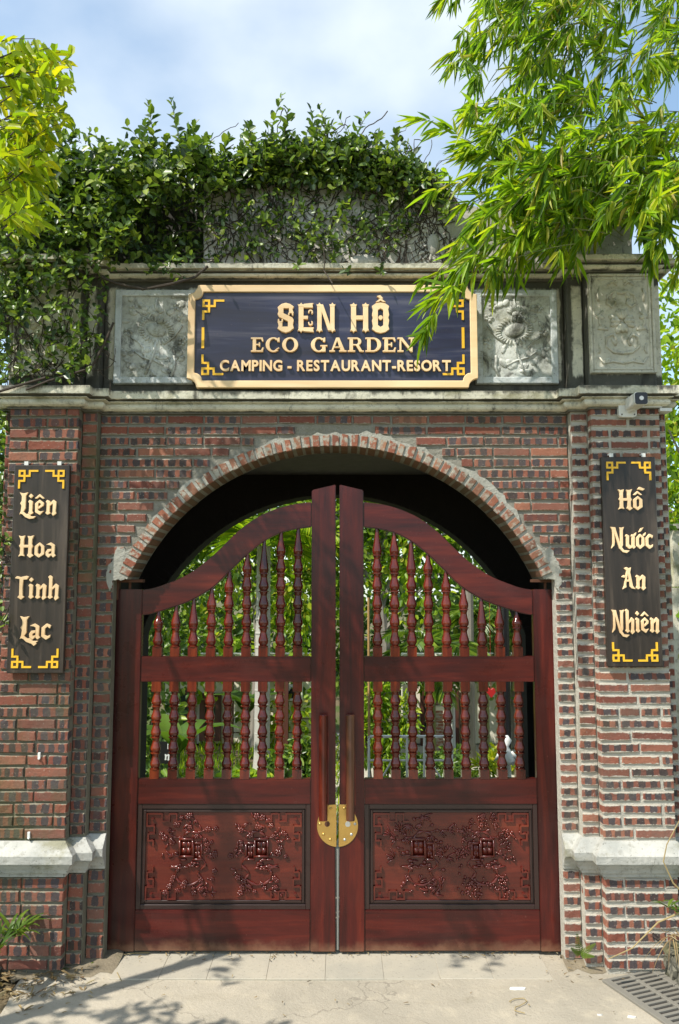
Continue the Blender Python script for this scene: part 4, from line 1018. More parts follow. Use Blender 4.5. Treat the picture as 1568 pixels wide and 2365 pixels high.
letters(sg_, [WS['H'], oh], PX(853, 760, YM), PZ(766, YM), 67 * pm, yl, MT['cream'], .11, .020, 94 * pm)
# broad slab capitals
def slab(x0, x1, z, s, e=.06): return bx(x0 - e, x1 + e, min(z, z + s*.10), max(z, z + s*.10))
CL = {
 'E': (.74, [bx(.10,.30,.10,.90), bx(.0,.70,0,.10), bx(.0,.68,.90,1.0), [(.70,.10),(.74,.30),(.66,.30),(.58,.10)], [(.58,.90),(.64,.72),(.72,.72),(.70,.90)], bx(.30,.50,.46,.55), bx(.45,.53,.36,.65)]),
 'C': (.84, [arcp(.44,.5,(.44,.52),(.22,.42),48,312,20), [(.66,.70),(.80,.70),(.80,1.0),(.72,1.0),(.66,.86)], [(.64,.14),(.80,.26),(.74,.30),(.60,.20)]]),
 'O': (.92, [arcp(.46,.5,(.46,.52),(.24,.42),90,270,16), arcp(.46,.5,(.46,.52),(.24,.42),-90,90,16)]),
 'G': (.94, [arcp(.44,.5,(.44,.52),(.22,.42),48,318,20), [(.66,.70),(.80,.70),(.80,1.0),(.72,1.0),(.66,.86)], bx(.62,.82,.0,.42), bx(.52,.92,.38,.47)]),
 'A': (.94, [[(.38,1.0),(.56,1.0),(.86,.10),(.62,.10)], [(.38,1.0),(.46,.82),(.22,.10),(.12,.10)], bx(.0,.32,0,.10), bx(.54,.96,0,.10), bx(.24,.62,.28,.36)]),
 'R': (.90, [bx(.10,.30,.10,.90), bx(0,.42,0,.10), bx(0,.50,.90,1.0), arcp(.48,.72,(.28,.28),(.10,.19),-90,90,12), bx(.30,.50,.44,.53), [(.44,.46),(.62,.48),(.80,.08),(.90,.08),(.90,0),(.66,0)]]),
 'D': (.88, [bx(.10,.30,.10,.90), bx(0,.44,0,.10), bx(0,.44,.90,1.0), arcp(.42,.5,(.46,.50),(.24,.40),-90,90,16)]),
 'N': (.96, [bx(.12,.22,.10,.90), bx(0,.34,0,.10), bx(.62,.96,.90,1.0), bx(.74,.84,.10,.90), [(.0,1.0),(.28,1.0),(.84,.06),(.84,0),(.72,0),(.14,.90),(0,.90)]]),
}
letters(sg_, [CL[c] for c in 'ECO'], PX(634, 820, YM), PZ(813, YM), 34.5 * pm, yl, MT['cream'], .10, .018, 112 * pm)
letters(sg_, [CL[c] for c in 'GARDEN'], PX(838, 820, YM), PZ(813, YM), 34.5 * pm, yl, MT['cream'], .08, .018, 246 * pm)
# grotesque bold line, from the built-in typeface
def font_line(parent, text, x0, x1, zb, cap, y, mat, thick=.016, bold=.03):
    dg = None; objs = []; pen = 0
    adv = []
    for chh in text:
        if chh == ' ': pen += .30; continue
        cu = bpy.data.curves.new('letter', 'FONT'); cu.body = chh; cu.size = 1; cu.offset = bold; cu.extrude = .04; cu.resolution_u = 4
        o = bpy.data.objects.new('tmp', cu); col.objects.link(o); bpy.context.view_layer.update()
        me = bpy.data.meshes.new_from_object(o.evaluated_get(bpy.context.evaluated_depsgraph_get()))
        bpy.data.objects.remove(o); bpy.data.curves.remove(cu)
        xs = [v.co.x for v in me.vertices]; ys = [v.co.y for v in me.vertices]
        adv.append((me, pen - min(xs), min(ys), max(ys))); pen += max(xs) - min(xs) + (.085 if chh != '-' else .11)
    hcap = max(a[3] for a in adv if a[3] > .5); tot = pen - .085; sx = (x1 - x0) / tot; sz = cap / hcap
    for me, ox, _, _ in adv:
        for v in me.vertices: v.co = (x0 + (v.co.x + ox) * sx - LOC[parent.name].x, (y - thick / 2 - v.co.z / .04 * thick / 2) - LOC[parent.name].y, zb + v.co.y * sz - LOC[parent.name].z)
        me.materials.clear(); me.materials.append(mat); me.name = 'letter'
        link('letter', me, parent, LOC[parent.name])
font_line(sg_, 'CAMPING - RESTAURANT-RESORT', PX(508, 842, YM), PX(1041, 842, YM), PZ(856, YM), 25.5 * pm, yl, MT['cream'])
for (u, sx) in ((468, 1), (1070, -1)):
    x = PX(u, 776, YM)
    fretmark(sg_, x, PZ(693, YM), sx, 1, pm * 1.12, yl); fretmark(sg_, x, PZ(863, YM), sx, -1, pm * 1.12, yl)
    b = MB(); b.box(x - 3.2 * pm, x + 3.2 * pm, yl - .004, yl + .0005, PZ(803, YM), PZ(755, YM)); b.obj('border_bar', MT['yellow'], sg_)

# ------------------------------------------------------------------ security camera
t = thing('security_camera', 'white and black bullet security camera under the cornice of the right pier', 'security camera', (PX(1445, 945, YP), YP, PZ(965, YP)))
pc = (YP - CAM[1]) / FD; b = MB()
xq, zq = PX(1445, 946, YP), PZ(946, YP); hw = 21 * pc
b.prism([(xq - hw, zq - hw*.75), (xq - hw*.75, zq - hw), (xq + hw*.75, zq - hw), (xq + hw, zq - hw*.75), (xq + hw, zq + hw*.75), (xq + hw*.75, zq + hw), (xq - hw*.75, zq + hw), (xq - hw, zq + hw*.75)], YP - .035, YP - .002)
bb = b.obj('wall_box', MT['white'], t, bevel=.003)
b = MB()
for a in (-.7, .7):
    for c_ in (-.7, .7): b.tube([(xq + a*hw, YP - .034, zq + c_*hw), (xq + a*hw, YP - .038, zq + c_*hw)], .004, 8)
b.obj('screw', MT['black'], bb)
xc, zc_ = xq + 7 * pc, zq + 8 * pc
b = MB(); hv = 15 * pc
def rrect(cx, cz, hx, hz, r, n=4):
    pts = []
    for (sx, sz, a0) in ((1, -1, 270), (1, 1, 0), (-1, 1, 90), (-1, -1, 180)):
        pts += [(cx + sx*(hx - r) + r*math.cos(R(a0 + 90*i/n)), cz + sz*(hz - r) + r*math.sin(R(a0 + 90*i/n))) for i in range(n + 1)]
    return pts
b.prism(rrect(xc, zc_, hv, hv * .95, .012), YP - .19, YP - .05); b.obj('housing', MT['white'], t, bevel=.002)
b = MB(); b.prism(rrect(xc, zc_, hv*.93, hv * .90, .012), YP - .195, YP - .188); fc = b.obj('lens_face', MT['black'], t)
b = MB(); b.tube([(xc, YP - .193, zc_), (xc, YP - .199, zc_)], .012, 14); b.obj('lens', MT['steel'], fc)
b = MB(); b.tube([(xq, YP - .036, zq - .012), (xc, YP - .08, zc_ - .03)], .014, 8); b.obj('arm', MT['white'], t)
b = MB(); b.box(PX(1462, 940, YP), PX(1526, 940, YP), YP - .024, YP - .001, PZ(943, YP), PZ(935, YP)); b.obj('cable_duct', MT['white'], t, bevel=.001)
b = MB(); b.box(PX(1520, 948, YP), PX(1548, 948, YP), YP - .028, YS - .008, PZ(952, YP), PZ(944.5, YP)); b.obj('cable_duct', MT['white'], t, bevel=.001)
# small leftover clips and a hook in the left pier
for k, (u, v) in enumerate(((68, 1928), (92, 1745))):
    b = MB(); x, z = P(u, v, YP); b.box(x - .007, x + .007, YP - .014, YP - .004, z - .018, z + .018); b.box(x + .0, x + .007, YP - .022, YP - .013, z - .018, z - .010)
    tag(b.obj('wall_clip', MT['white'], bevel=.001), ['small white clip on the left pier, just above its stone ledge', 'small white hook on the left pier below the lettered board'][k], 'clip')
# ------------------------------------------------------------------ foliage tools
rs = np.random.RandomState(11)
T_OVAL = np.array([(0,0,0),(.30,-.5,.13),(.74,-.40,.06),(1,0,-.10),(.74,.40,.06),(.30,.5,.13)], float)
T_BLADE = np.array([(0,0,0),(.20,-.5,.05),(.62,-.40,-.02),(1,0,-.16),(.62,.40,-.02),(.20,.5,.05)], float)
LFACE = [(0,5,4,3),(0,3,2,1)]
def unit(a): return a / np.maximum(np.linalg.norm(a, axis=-1, keepdims=True), 1e-9)
def frames(d, up):
    d = unit(d); s = unit(np.cross(d, up)); n = np.cross(s, d); return d, s, n
def foliage_mesh(name, pos, d, up, ln, wd, mat, T=T_OVAL, origin=(0,0,0)):
    d, s, n = frames(d, up); k = len(pos)
    V = (pos[:,None,:] + T[None,:,0:1]*ln[:,None,None]*d[:,None,:] + T[None,:,1:2]*wd[:,None,None]*s[:,None,:] + T[None,:,2:3]*ln[:,None,None]*n[:,None,:]).reshape(-1,3) - np.array(origin)
    nt_ = len(T); F = (np.array(LFACE)[None] + (np.arange(k)*nt_)[:,None,None]).reshape(-1,4)
    me = bpy.data.meshes.new(name); me.vertices.add(len(V)); me.vertices.foreach_set('co', V.ravel())
    me.loops.add(F.size); me.loops.foreach_set('vertex_index', F.ravel().astype(np.int32))
    me.polygons.add(len(F)); me.polygons.foreach_set('loop_start', np.arange(0, F.size, 4, dtype=np.int32))
    try: me.polygons.foreach_set('loop_total', np.full(len(F), 4, dtype=np.int32))
    except Exception: pass
    me.update(); me.validate(); me.materials.append(mat); return me
def leaf_proto(name, T, mat):
    me = bpy.data.meshes.new(name); me.from_pydata([tuple(p) for p in T], [], LFACE); me.materials.append(mat); return me
def project(p):
    """(u, v, distance) of points, only used to find which leaves show largest"""
    q = p - np.array(CAM); f = np.array((0, math.cos(PITCH), math.sin(PITCH))); u_ = np.array((0, -math.sin(PITCH), math.cos(PITCH)))
    z = q @ f; return 784 + q[:,0]/z*FD, 1182.5 - (q @ u_)/z*FD, z
def grow(parent, pos, d, up, ln, wd, T, mat_mass, mat_one, nbig=300, mass='foliage', single='leaf', front=0.5):
    """the leaves that show largest are objects of their own, the rest one mass"""
    u, v, z = project(pos + d * ln[:,None] * .5)
    vis = (u > -10) & (u < 1578) & (v > -10) & (v < 2375)
    fr_ = frames(d, up)[2]; face = np.abs((unit(np.array(CAM) - pos) * fr_).sum(1))
    score = np.where(vis, ln * wd * face / z**2 * (1 + 0 * z) * rs.uniform(.7, 1.3, len(pos)), -1)
    score = score - front * 1e-6 * z
    idx = np.argsort(-score)[:nbig]; idx = idx[score[idx] > 0]; big = np.zeros(len(pos), bool); big[idx] = True
    o = LOC[parent.name]
    me = foliage_mesh(mass, pos[~big], d[~big], up[~big], ln[~big], wd[~big], mat_mass, T, o)
    tag(link(mass, me, parent, o), kind='stuff')
    pr = leaf_proto(single, T, mat_one); D, S_, N_ = frames(d[big], up[big])
    for p, a, b_, c_, l, w_ in zip(pos[big], D, S_, N_, ln[big], wd[big]):
        ob = bpy.data.objects.new(single, pr); col.objects.link(ob); ob.parent = parent
        ob.matrix_basis = Matrix(((a[0]*l, b_[0]*w_, c_[0]*l, p[0]-o.x), (a[1]*l, b_[1]*w_, c_[1]*l, p[1]-o.y), (a[2]*l, b_[2]*w_, c_[2]*l, p[2]-o.z), (0,0,0,1)))
def inpoly(u, v, poly):
    c = np.zeros(len(u), bool); j = len(poly) - 1
    for i in range(len(poly)):
        (xi, yi), (xj, yj) = poly[i], poly[j]
        c ^= ((yi > v) != (yj > v)) & (u < (xj - xi) * (v - yi) / (yj - yi + 1e-12) + xi); j = i
    return c
def scatter(poly, n):
    xs = [p[0] for p in poly]; ys = [p[1] for p in poly]; out = []
    while sum(len(a) for a in out) < n:
        u = rs.uniform(min(xs), max(xs), n * 2); v = rs.uniform(min(ys), max(ys), n * 2); k = inpoly(u, v, poly); out.append(np.stack([u[k], v[k]], 1))
    return np.concatenate(out)[:n]
def pts3(uv, Y):
    return np.array([P3(a, b_, y) for (a, b_), y in zip(uv, Y)])
def shoots(base, dirs, lens, per, ln, wd, spread=.9, stems=None, rad=.0022):
    """leafy shoots: leaves set alternately along each stem, a tuft at its tip"""
    pos, D = [], []
    L_, W_ = [], []
    for p, dv, le in zip(base, dirs, lens):
        dv = dv / np.linalg.norm(dv); side = unit(np.cross(dv, rs.normal(size=3))); oth = np.cross(dv, side)
        n = max(3, int(per * le / .1))
        bend = rs.normal(size=3) * .25
        pl = [p + dv * le * t + bend * le * t * t for t in np.linspace(0, 1, 5)]
        if stems is not None: stems.tube(pl, [rad, rad*.9, rad*.8, rad*.6, rad*.4], 4)
        for k in range(n):
            t = (k + .6) / n; q = p + dv * le * t + bend * le * t * t; a = 2.4 * k + rs.uniform(-.4, .4)
            o_ = side * math.cos(a) + oth * math.sin(a)
            dd = dv * (1.05 - spread * .5 + .4 * (t > .8)) + o_ * spread
            pos.append(q); D.append(dd); sc_ = rs.uniform(.7, 1.15) * (1 - .3 * (t > .85))
            L_.append(ln * sc_); W_.append(wd * sc_)
    return np.array(pos), np.array(D), np.array(L_), np.array(W_)
FIG = [(0, (.03, .058, .018)), (.3, (.06, .11, .025)), (.55, (.12, .195, .034)), (.8, (.21, .30, .045)), (1, (.33, .40, .06))]
MT['fig'] = mat_leaf('fig_foliage', FIG, .36, .35, .45); MT['fig1'] = mat_leaf('fig_leaf', FIG[1:] and [(0, (.05, .09, .018)), (.4, (.12, .19, .028)), (.75, (.21, .29, .04)), (1, (.30, .37, .055))], .36, .38, .45, 'obj')
BAM = [(0, (.07, .14, .014)), (.25, (.18, .32, .018)), (.6, (.32, .47, .022)), (.93, (.48, .53, .03)), (1, (.48, .38, .10))]
MT['bam'] = mat_leaf('bamboo_foliage', BAM, .42, .52, .35); MT['bam1'] = mat_leaf('bamboo_leaf', BAM, .42, .52, .35, 'obj')
LIME = [(0, (.18, .29, .018)), (.4, (.33, .42, .02)), (.8, (.48, .50, .02)), (1, (.60, .52, .02))]
MT['lime'] = mat_leaf('lime_foliage', LIME, .4, .5, .4); MT['lime1'] = mat_leaf('lime_leaf', LIME, .4, .5, .4, 'obj')
GAR = [(0, (.040, .085, .015)), (.4, (.10, .19, .025)), (.75, (.20, .31, .035)), (1, (.32, .40, .05))]
MT['gar'] = mat_leaf('garden_foliage', GAR, .35, .35, .5)
MT['stem'] = mat_plain('dark_twig', (.060, .045, .032), .85, var=.5, bump=.4)
MT['stem_green'] = mat_plain('green_cane', (.16, .17, .045), .5, var=.4)
MT['bark'] = mat_plain('grey_bark', (.26, .23, .19), .9, var=.6, bump=.8)
MT['bark_pale'] = mat_plain('pale_palm_bark', (.48, .455, .40), .9, var=.55, bump=.6)

# ------------------------------------------------------------------ climbing fig on the parapet and left frieze
t = thing('climbing_fig', 'dark green climbing fig sprawling over the parapet and the left end of the frieze', 'climbing plant', (-.5, .3, Z_UP1))
stm = MB(); POS, DIR, LN, WD = [], [], [], []
def addset(s):
    for a, b_ in zip((POS, DIR, LN, WD), s): a.append(b_)
crest = [(-60,335),(60,330),(120,300),(165,296),(215,292),(262,290),(300,335),(340,272),(372,300),(392,320),(425,262),(462,275),(500,320),(540,322),(572,272),(612,270),(640,262),(672,270),(730,262),(790,262),(845,272),(900,300),(950,318),(985,340),(1030,382)]
def crest_v(u): return np.interp(u, [c[0] for c in crest], [c[1] for c in crest])
# the bushy top: shoots pushing up and outward
def bush(n, u0, u1, dv0, dv1, y0, y1, le, ln, wd, upb=1.0, per=7):
    u = rs.uniform(u0, u1, n); v = crest_v(u) + rs.uniform(dv0, dv1, n); Y = rs.uniform(y0, y1, n)
    base = pts3(np.stack([u, v], 1), Y); dr = rs.normal(size=(n, 3)) * .55; dr[:,2] += upb; dr[:,1] -= .35
    addset(shoots(base, dr, rs.uniform(le[0], le[1], n), per, ln, wd, .9, stm))
bush(300, -60, 480, 92, 165, -.06, .42, (.07, .14), .070, .045)
bush(420, 470, 1040, 82, 130, -.08, .34, (.05, .10), .058, .037, .7)
bush(40, 330, 960, 74, 96, -.02, .22, (.10, .17), .054, .034, 3.0, 5)
bush(22, 150, 470, 80, 105, -.02, .22, (.09, .16), .060, .040, 3.0, 5)
bush(80, -60, 480, 125, 170, -.14, .10, (.08, .15), .060, .038, -.1)
# long free shoots standing above the mass
tops = [(150, 285), (250, 282), (340, 240), (356, 236), (415, 232), (428, 240), (455, 250), (520, 275), (575, 238), (628, 222), (660, 250), (730, 232), (765, 240), (820, 236), (875, 248), (910, 268), (962, 290)]
bs, ds, ls = [], [], []
for u, v in tops:
    Y = rs.uniform(.0, .2); e = np.array(P3(u + rs.uniform(-6, 6), v + 26, Y)); a = np.array(P3(u + rs.uniform(-14, 14), v + rs.uniform(100, 130), Y)); bs.append(a); ds.append(e - a); ls.append(np.linalg.norm(e - a))
addset(shoots(bs, ds, ls, 8, .064, .042, .8, stm, .003))
# a tight mat lying on the middle of the parapet
def mat_(poly, n, y0, y1, ln, wd):
    uv = scatter(poly, n); Y = rs.uniform(y0, y1, n); p = pts3(uv, Y); d = rs.normal(size=(n, 3)); d[:,1] *= .5; d[:,2] -= .2
    l = rs.uniform(.65, 1.15, n) * ln; addset((p, d, l, l * wd / ln))
MID = [(470, 385), (560, 330), (750, 300), (930, 340), (1030, 400), (1010, 470), (960, 520), (930, 580), (700, 600), (480, 600)]
mat_(MID, 1250, .045, .095, .036, .020)
mat_([(560, 350), (750, 325), (930, 360), (1020, 410), (900, 435), (640, 420), (540, 430), (490, 390)], 2300, -.02, .09, .044, .027)
mat_([(-20, 420), (470, 400), (480, 600), (300, 620), (240, 640), (-20, 560)], 420, .05, .38, .056, .034); mat_([(200, 400), (470, 400), (475, 600), (330, 620)], 520, .05, .38, .050, .030); mat_([(-20, 400), (200, 420), (190, 560), (-20, 600)], 700, -.05, .30, .056, .034)
# sprigs of young leaves on the mat
def sprigs(poly, n, y0, y1, le, ln, wd, per=8, down=.2):
    uv = scatter(poly, n); base = pts3(uv, rs.uniform(y0, y1, n)); dr = rs.normal(size=(n, 3)) * .5; dr[:,1] -= .9; dr[:,2] += down
    addset(shoots(base, dr, rs.uniform(le[0], le[1], n), per, ln, wd, 1.0, stm))
sprigs(MID, 95, -.02, .07, (.05, .10), .052, .032)
sprigs([(480, 470), (930, 470), (900, 640), (480, 620)], 26, -.10, .02, (.05, .10), .048, .028)
sprigs([(-20, 330), (480, 330), (330, 480), (-20, 520)], 95, -.25, .1, (.08, .14), .064, .042)
# the left end: hanging over cornice and frieze panel
LEFT = [(-20, 520), (120, 500), (300, 540), (320, 600), (250, 640), (235, 800), (200, 870), (100, 890), (-20, 880)]
mat_(LEFT, 760, YP - .06, YP - .01, .046, .028)
mat_([(-30, 520), (90, 520), (120, 640), (40, 720), (-30, 800)], 330, YP - .16, YP - .01, .050, .030)
sprigs(LEFT, 44, YP - .16, YP - .03, (.06, .14), .056, .034)
sprigs([(110, 500), (320, 500), (310, 610), (200, 620), (120, 590)], 46, -.26, -.06, (.10, .18), .058, .036, 8, .4)
sprigs([(330, 600), (480, 600), (470, 640), (330, 640)], 9, -.16, -.09, (.05, .09), .048, .028)
mat_([(-25, 900), (12, 900), (14, 1450), (-25, 1600)], 200, YP - .03, .10, .048, .028); mat_([(-60, 560), (16, 560), (16, 930), (8, 1000), (12, 1450), (-60, 1500)], 1500, .10, .45, .055, .033); sprigs([(-25, 900), (10, 900), (12, 1450), (-25, 1500)], 16, YP - .05, .05, (.06, .12), .052, .03)
pos, dr, ln, wd = [np.concatenate(a) for a in (POS, DIR, LN, WD)]
dr = unit(dr); up = rs.normal(size=pos.shape) * .45 + np.array((0, -.45, .85))
grow(t, pos, dr, up, ln, wd, T_OVAL, MT['fig'], MT['fig1'], 300, front=2.0)
print('fig leaves', len(pos))
# creeping stems on the wall
def creep(u, v, Y, n, stepu, dirv, rad):
    pl = []
    a = dirv
    for k in range(n):
        pl.append(P3(u, v, Y)); a += rs.normal() * .45; u += math.cos(a) * stepu; v += math.sin(a) * stepu
    return pl
for _ in range(420):
    u = rs.uniform(480, 1040); v = rs.uniform(max(330, crest_v(u) + 40), 595); stm.tube(creep(u, v, yq - .006, int(rs.randint(5, 14)), 11, rs.choice([1.57, -1.57, 1.2, 2.0]), .003), rs.uniform(.0016, .0036), 4)
for _ in range(120):
    u = rs.uniform(0, 235); v = rs.uniform(560, 860); stm.tube(creep(u, v, YP - .022, int(rs.randint(5, 12)), 11, rs.uniform(.6, 2.6), .003), rs.uniform(.0016, .004), 4)
for pl, r_ in (([(235, 640), (270, 655), (330, 668), (400, 655), (450, 640), (480, 615)], .008), ([(60, 900), (110, 880), (150, 868), (210, 850), (238, 800), (262, 745)], .007), ([(-5, 905), (60, 885), (105, 872)], .008), ([(745, 560), (750, 600), (748, 625), (768, 655)], .0035), ([(-5, 1450), (14, 1420), (22, 1395)], .004)):
    stm.tube([P3(u, v, YP - .10 if v > 640 or u < 240 else -.11) for u, v in pl], r_, 6)
tag(stm.obj('stem', MT['stem'], t), kind='stuff')

# ------------------------------------------------------------------ bamboo at the right
bt = thing('bamboo', 'tall bamboo arching in from the right with fans of narrow bright leaves', 'bamboo', (3.3, -.3, 0))
canes = MB(); twigs = MB(); POS, DIR, LN, WD = [], [], [], []
UPS = []
def fan(p, dv, n, ln, wd):
    dv = dv / np.linalg.norm(dv); sd_ = unit(np.cross(dv, np.array((rs.normal()*.25, -1.0, rs.normal() * .35))))
    for k in range(n):
        a = (k - (n - 1) / 2) / max(1, (n - 1) / 2) * rs.uniform(.35, .72) if n > 1 else 0
        d = dv * math.cos(a) + sd_ * math.sin(a) + rs.normal(size=3) * .10 + np.array((-.05, 0, -.30))
        l = ln * rs.uniform(.5, 1.15) * (1 - .25 * abs(a)); POS.append(p - dv * .02 * abs(k - n / 2)); DIR.append(d); LN.append(l); WD.append(wd * rs.uniform(.8, 1.15) * (.6 + .4 * l / ln))
def bough(p0, p1, Y0, Y1, sag_=.06, step=.075, ln=.15, wd=.021, dens=1.0, thick=.005, tip=7, spread=.12):
    a = np.array(P3(*p0, Y0)); e = np.array(P3(*p1, Y1)); Lb = np.linalg.norm(e - a); n = max(4, int(Lb / step)); pl = []
    for k in range(n + 1):
        q = k / n; pl.append(a + (e - a) * q + np.array((0, 0, sag_ * 4 * q * (1 - q))))
    twigs.tube([Vector(p) for p in pl], thick, 4, .35)
    for k in range(1, n + 1):
        if rs.rand() > dens and k < n: continue
        dv = unit(pl[k] - pl[k-1]); side = rs.normal(size=3); side[1] *= .7; side[2] -= .2
        td = unit(dv * rs.uniform(.5, 1.0) + unit(side) * rs.uniform(.3, .9)); tl = rs.uniform(.3, 1.0) * spread
        if k == n: td = dv; tl = .03
        q = pl[k] + td * tl; twigs.tube([Vector(pl[k]), Vector(pl[k] + td * tl * .5 + np.array((0,0,.004))), Vector(q)], .0013, 3)
        fan(q, unit(td + np.array((0, 0, -.25))), int(rs.randint(4, tip + 1)), ln, wd)
        if rs.rand() < .6: fan(pl[k] + td * tl * .5, unit(td + rs.normal(size=3) * .5), int(rs.randint(2, 5)), ln * .85, wd)
# named boughs seen in front of the gate top
O1 = (1600, 400)
for p1, Y1 in (((985, 755), -.80), ((1005, 690), -.72), ((990, 640), -.62), ((1060, 620), -.7), ((1120, 560), -.55), ((1150, 630), -.5), ((1010, 440), -.50), ((1085, 470), -.4), ((985, 278), -.35), ((1130, 300), -.5), ((1180, 380), -.6), ((1110, 400), -.5), ((1230, 600), -.4), ((1300, 590), -.45), ((1220, 540), -.6), ((1090, 350), -.3), ((1200, 470), -.5), ((1330, 600), -.5), ((1100, 520), -.65), ((1150, 640), -.6), ((1060, 560), -.7)):
    m0 = (1330 + rs.uniform(-90, 110), 470 + rs.uniform(-110, 110)); Ym = (Y1 - .3) / 2 - .1
    dq = (m0[0] - p1[0], m0[1] - p1[1]); f0 = .62
    bough((p1[0] + dq[0] * f0 * 1.5, p1[1] + dq[1] * f0 * 1.5 - 20), p1, Ym, Y1, .05, .08, .18, .020, .85, .003)
# the broad middle mass
for _ in range(84):
    p0 = (rs.uniform(1270, 1680), rs.uniform(230, 560)); a = rs.uniform(2.5, 3.7); Lq = rs.uniform(110, 270)
    p1 = (p0[0] + math.cos(a) * Lq, p0[1] - math.sin(a) * Lq * .7 + rs.uniform(0, 70))
    if p1[0] < 1060 or p1[1] > (590 if p1[0] < 1330 else 500): continue
    bough(p0, p1, rs.uniform(-.6, .3), rs.uniform(-.8, 0), .06, .085, .175, .0185, .76, .004)
# the top mass, drooping tips to the left, sky through it
for _ in range(78):
    p0 = (rs.uniform(1200, 1680), rs.uniform(-170, 150)); Lq = rs.uniform(140, 300); a = rs.uniform(3.3, 4.3)
    p1 = (p0[0] + math.cos(a) * Lq * .85, p0[1] - math.sin(a) * Lq * .75)
    lim = 1020 + max(0, p1[1] - 180) * .33
    if p1[0] < lim: p0 = (p0[0] + lim - p1[0], p0[1]); p1 = (lim + rs.uniform(0, 40), p1[1])
    if p1[1] > 300: continue
    bough(p0, p1, rs.uniform(-.4, .9), rs.uniform(-.6, .7), .09, .088, .185, .0165, .66, .005)
for _ in range(16):   # hanging pale sprays low on the right edge
    p0 = (rs.uniform(1500, 1640), rs.uniform(300, 520)); p1 = (p0[0] + rs.uniform(-60, 20), p0[1] + rs.uniform(40, 130))
    bough(p0, p1, rs.uniform(-.9, .3), rs.uniform(-.9, .2), .02, .09, .17, .023, .6, .003)
# unseen upper growth arching over the wall, which shades the right pier
for _ in range(16):
    p0 = np.array((rs.uniform(1.0, 2.4), rs.uniform(-1.9, -.9), rs.uniform(5.6, 6.6)))
    for k in range(7): fan(p0 + rs.normal(size=3) * .22, rs.normal(size=3) + np.array((-.6, 0, -.5)), 6, .17, .022)
for k in range(9):
    x0 = 2.75 + .11 * (k % 3) + rs.uniform(-.03, .03); y0 = -.1 - .22 * (k // 3); tx = rs.uniform(-1.4, -.4); ty = rs.uniform(-1.1, .5); Hh = rs.uniform(5.6, 7.0)
    pl = [(x0 + tx * s_**2.6, y0 + ty * s_**2.4, Hh * s_ * (1 - .16 * s_ * s_)) for s_ in np.linspace(0, 1, 14)]
    c = MB(); c.tube(pl, [.026 * (1 - .75 * q / 13) for q in range(14)], 8)
    for q in pl[1:-1]: c.tube([(q[0], q[1], q[2] - .006), (q[0], q[1], q[2] + .006)], .027, 8)
    c.obj('cane', MT['stem_green'], bt)
pos, dr, ln, wd = np.array(POS), unit(np.array(DIR)), np.array(LN), np.array(WD)
up = rs.normal(size=pos.shape) * .55 + np.array((-.1, -.55, .8))
grow(bt, pos, dr, up, ln, wd, T_BLADE, MT['bam'], MT['bam1'], 300, front=2.0)
tag(twigs.obj('twig', MT['stem_green'], bt), kind='stuff'); print('bamboo leaves', len(pos))

# ------------------------------------------------------------------ lime-leaved tree at the left
tt = thing('lime_tree', 'young tree with yellow-green pointed leaves leaning in at the left edge', 'tree', (-2.75, -1.5, 0))
tw = MB(); tr = MB()
tr.tube([(-2.75, -1.5, 0), (-2.70, -1.45, 1.2), (-2.62, -1.4, 2.3), (-2.45, -1.3, 3.3), (-2.3, -1.2, 4.2)], [.07, .06, .05, .04, .02], 8); tr.obj('trunk', MT['bark'], tt)
POS, DIR, LN, WD = [], [], [], []
def twig_leaves(a, e, n, ln, wd):
    tw.tube([Vector(a), Vector((a + e) / 2 + np.array((0, 0, .02))), Vector(e)], .003, 4, .4); dv = unit(e - a)
    for k in range(n):
        q = (k + .8) / n; p = a + (e - a) * q; s_ = unit(np.cross(dv, rs.normal(size=3)))
        d = dv * rs.uniform(.3, .8) + s_ * .8 + np.array((0, -.1, -.45)); l = ln * rs.uniform(.7, 1.2); POS.append(p); DIR.append(d); LN.append(l); WD.append(wd * l / ln)
for _ in range(112):
    v = rs.choice([rs.uniform(80, 330), rs.uniform(110, 420), rs.uniform(340, 500)]); lim = np.interp(v, [60, 150, 190, 260, 330, 380, 440, 520], [40, 150, 165, 165, 130, 110, 125, 90])
    u1 = lim - abs(rs.normal()) * 60 + (22 if rs.rand() < .12 else 0); Y = rs.uniform(-1.5, -.7); e = np.array(P3(u1, v - rs.uniform(-10, 25), Y)); a = np.array(P3(u1 - rs.uniform(70, 150), v + rs.uniform(0, 60), Y + rs.uniform(-.2, .2)))
    twig_leaves(a, e, int(rs.randint(9, 13)), .082, .028)
for _ in range(64):   # the crown beyond the frame, whose shade falls on the pier and the paving
    a = np.array((rs.uniform(-3.6, -2.25), rs.uniform(-2.8, -1.75), rs.uniform(2.2, 3.2)))
    u_, v_, z_ = project(a[None]); 
    if u_[0] > -60: continue
    e = a + unit(rs.normal(size=3) + np.array((.5, 0, .1))) * .35; twig_leaves(a, e, 9, .12, .046)
pos, dr, ln, wd = np.array(POS), unit(np.array(DIR)), np.array(LN), np.array(WD); up = rs.normal(size=pos.shape) * .6 + np.array((.1, -.5, .7))
grow(tt, pos, dr, up, ln, wd, T_OVAL * np.array((1, 1, 1.2)), MT['lime'], MT['lime1'], 300)
tag(tw.obj('twig', MT['stem'], tt), kind='stuff')
for k in range(6):
    b = MB(); z = 2.3 + .3 * k; b.tube([(-2.6 + .05*k, -1.38, z), (-2.45, -1.25 + .1 * (k % 3), z + .3), (-2.2 - .12 * k, -1.1 - .1 * k, z + .6)], [.02, .014, .006], 6); b.obj('branch', MT['bark'], tt)
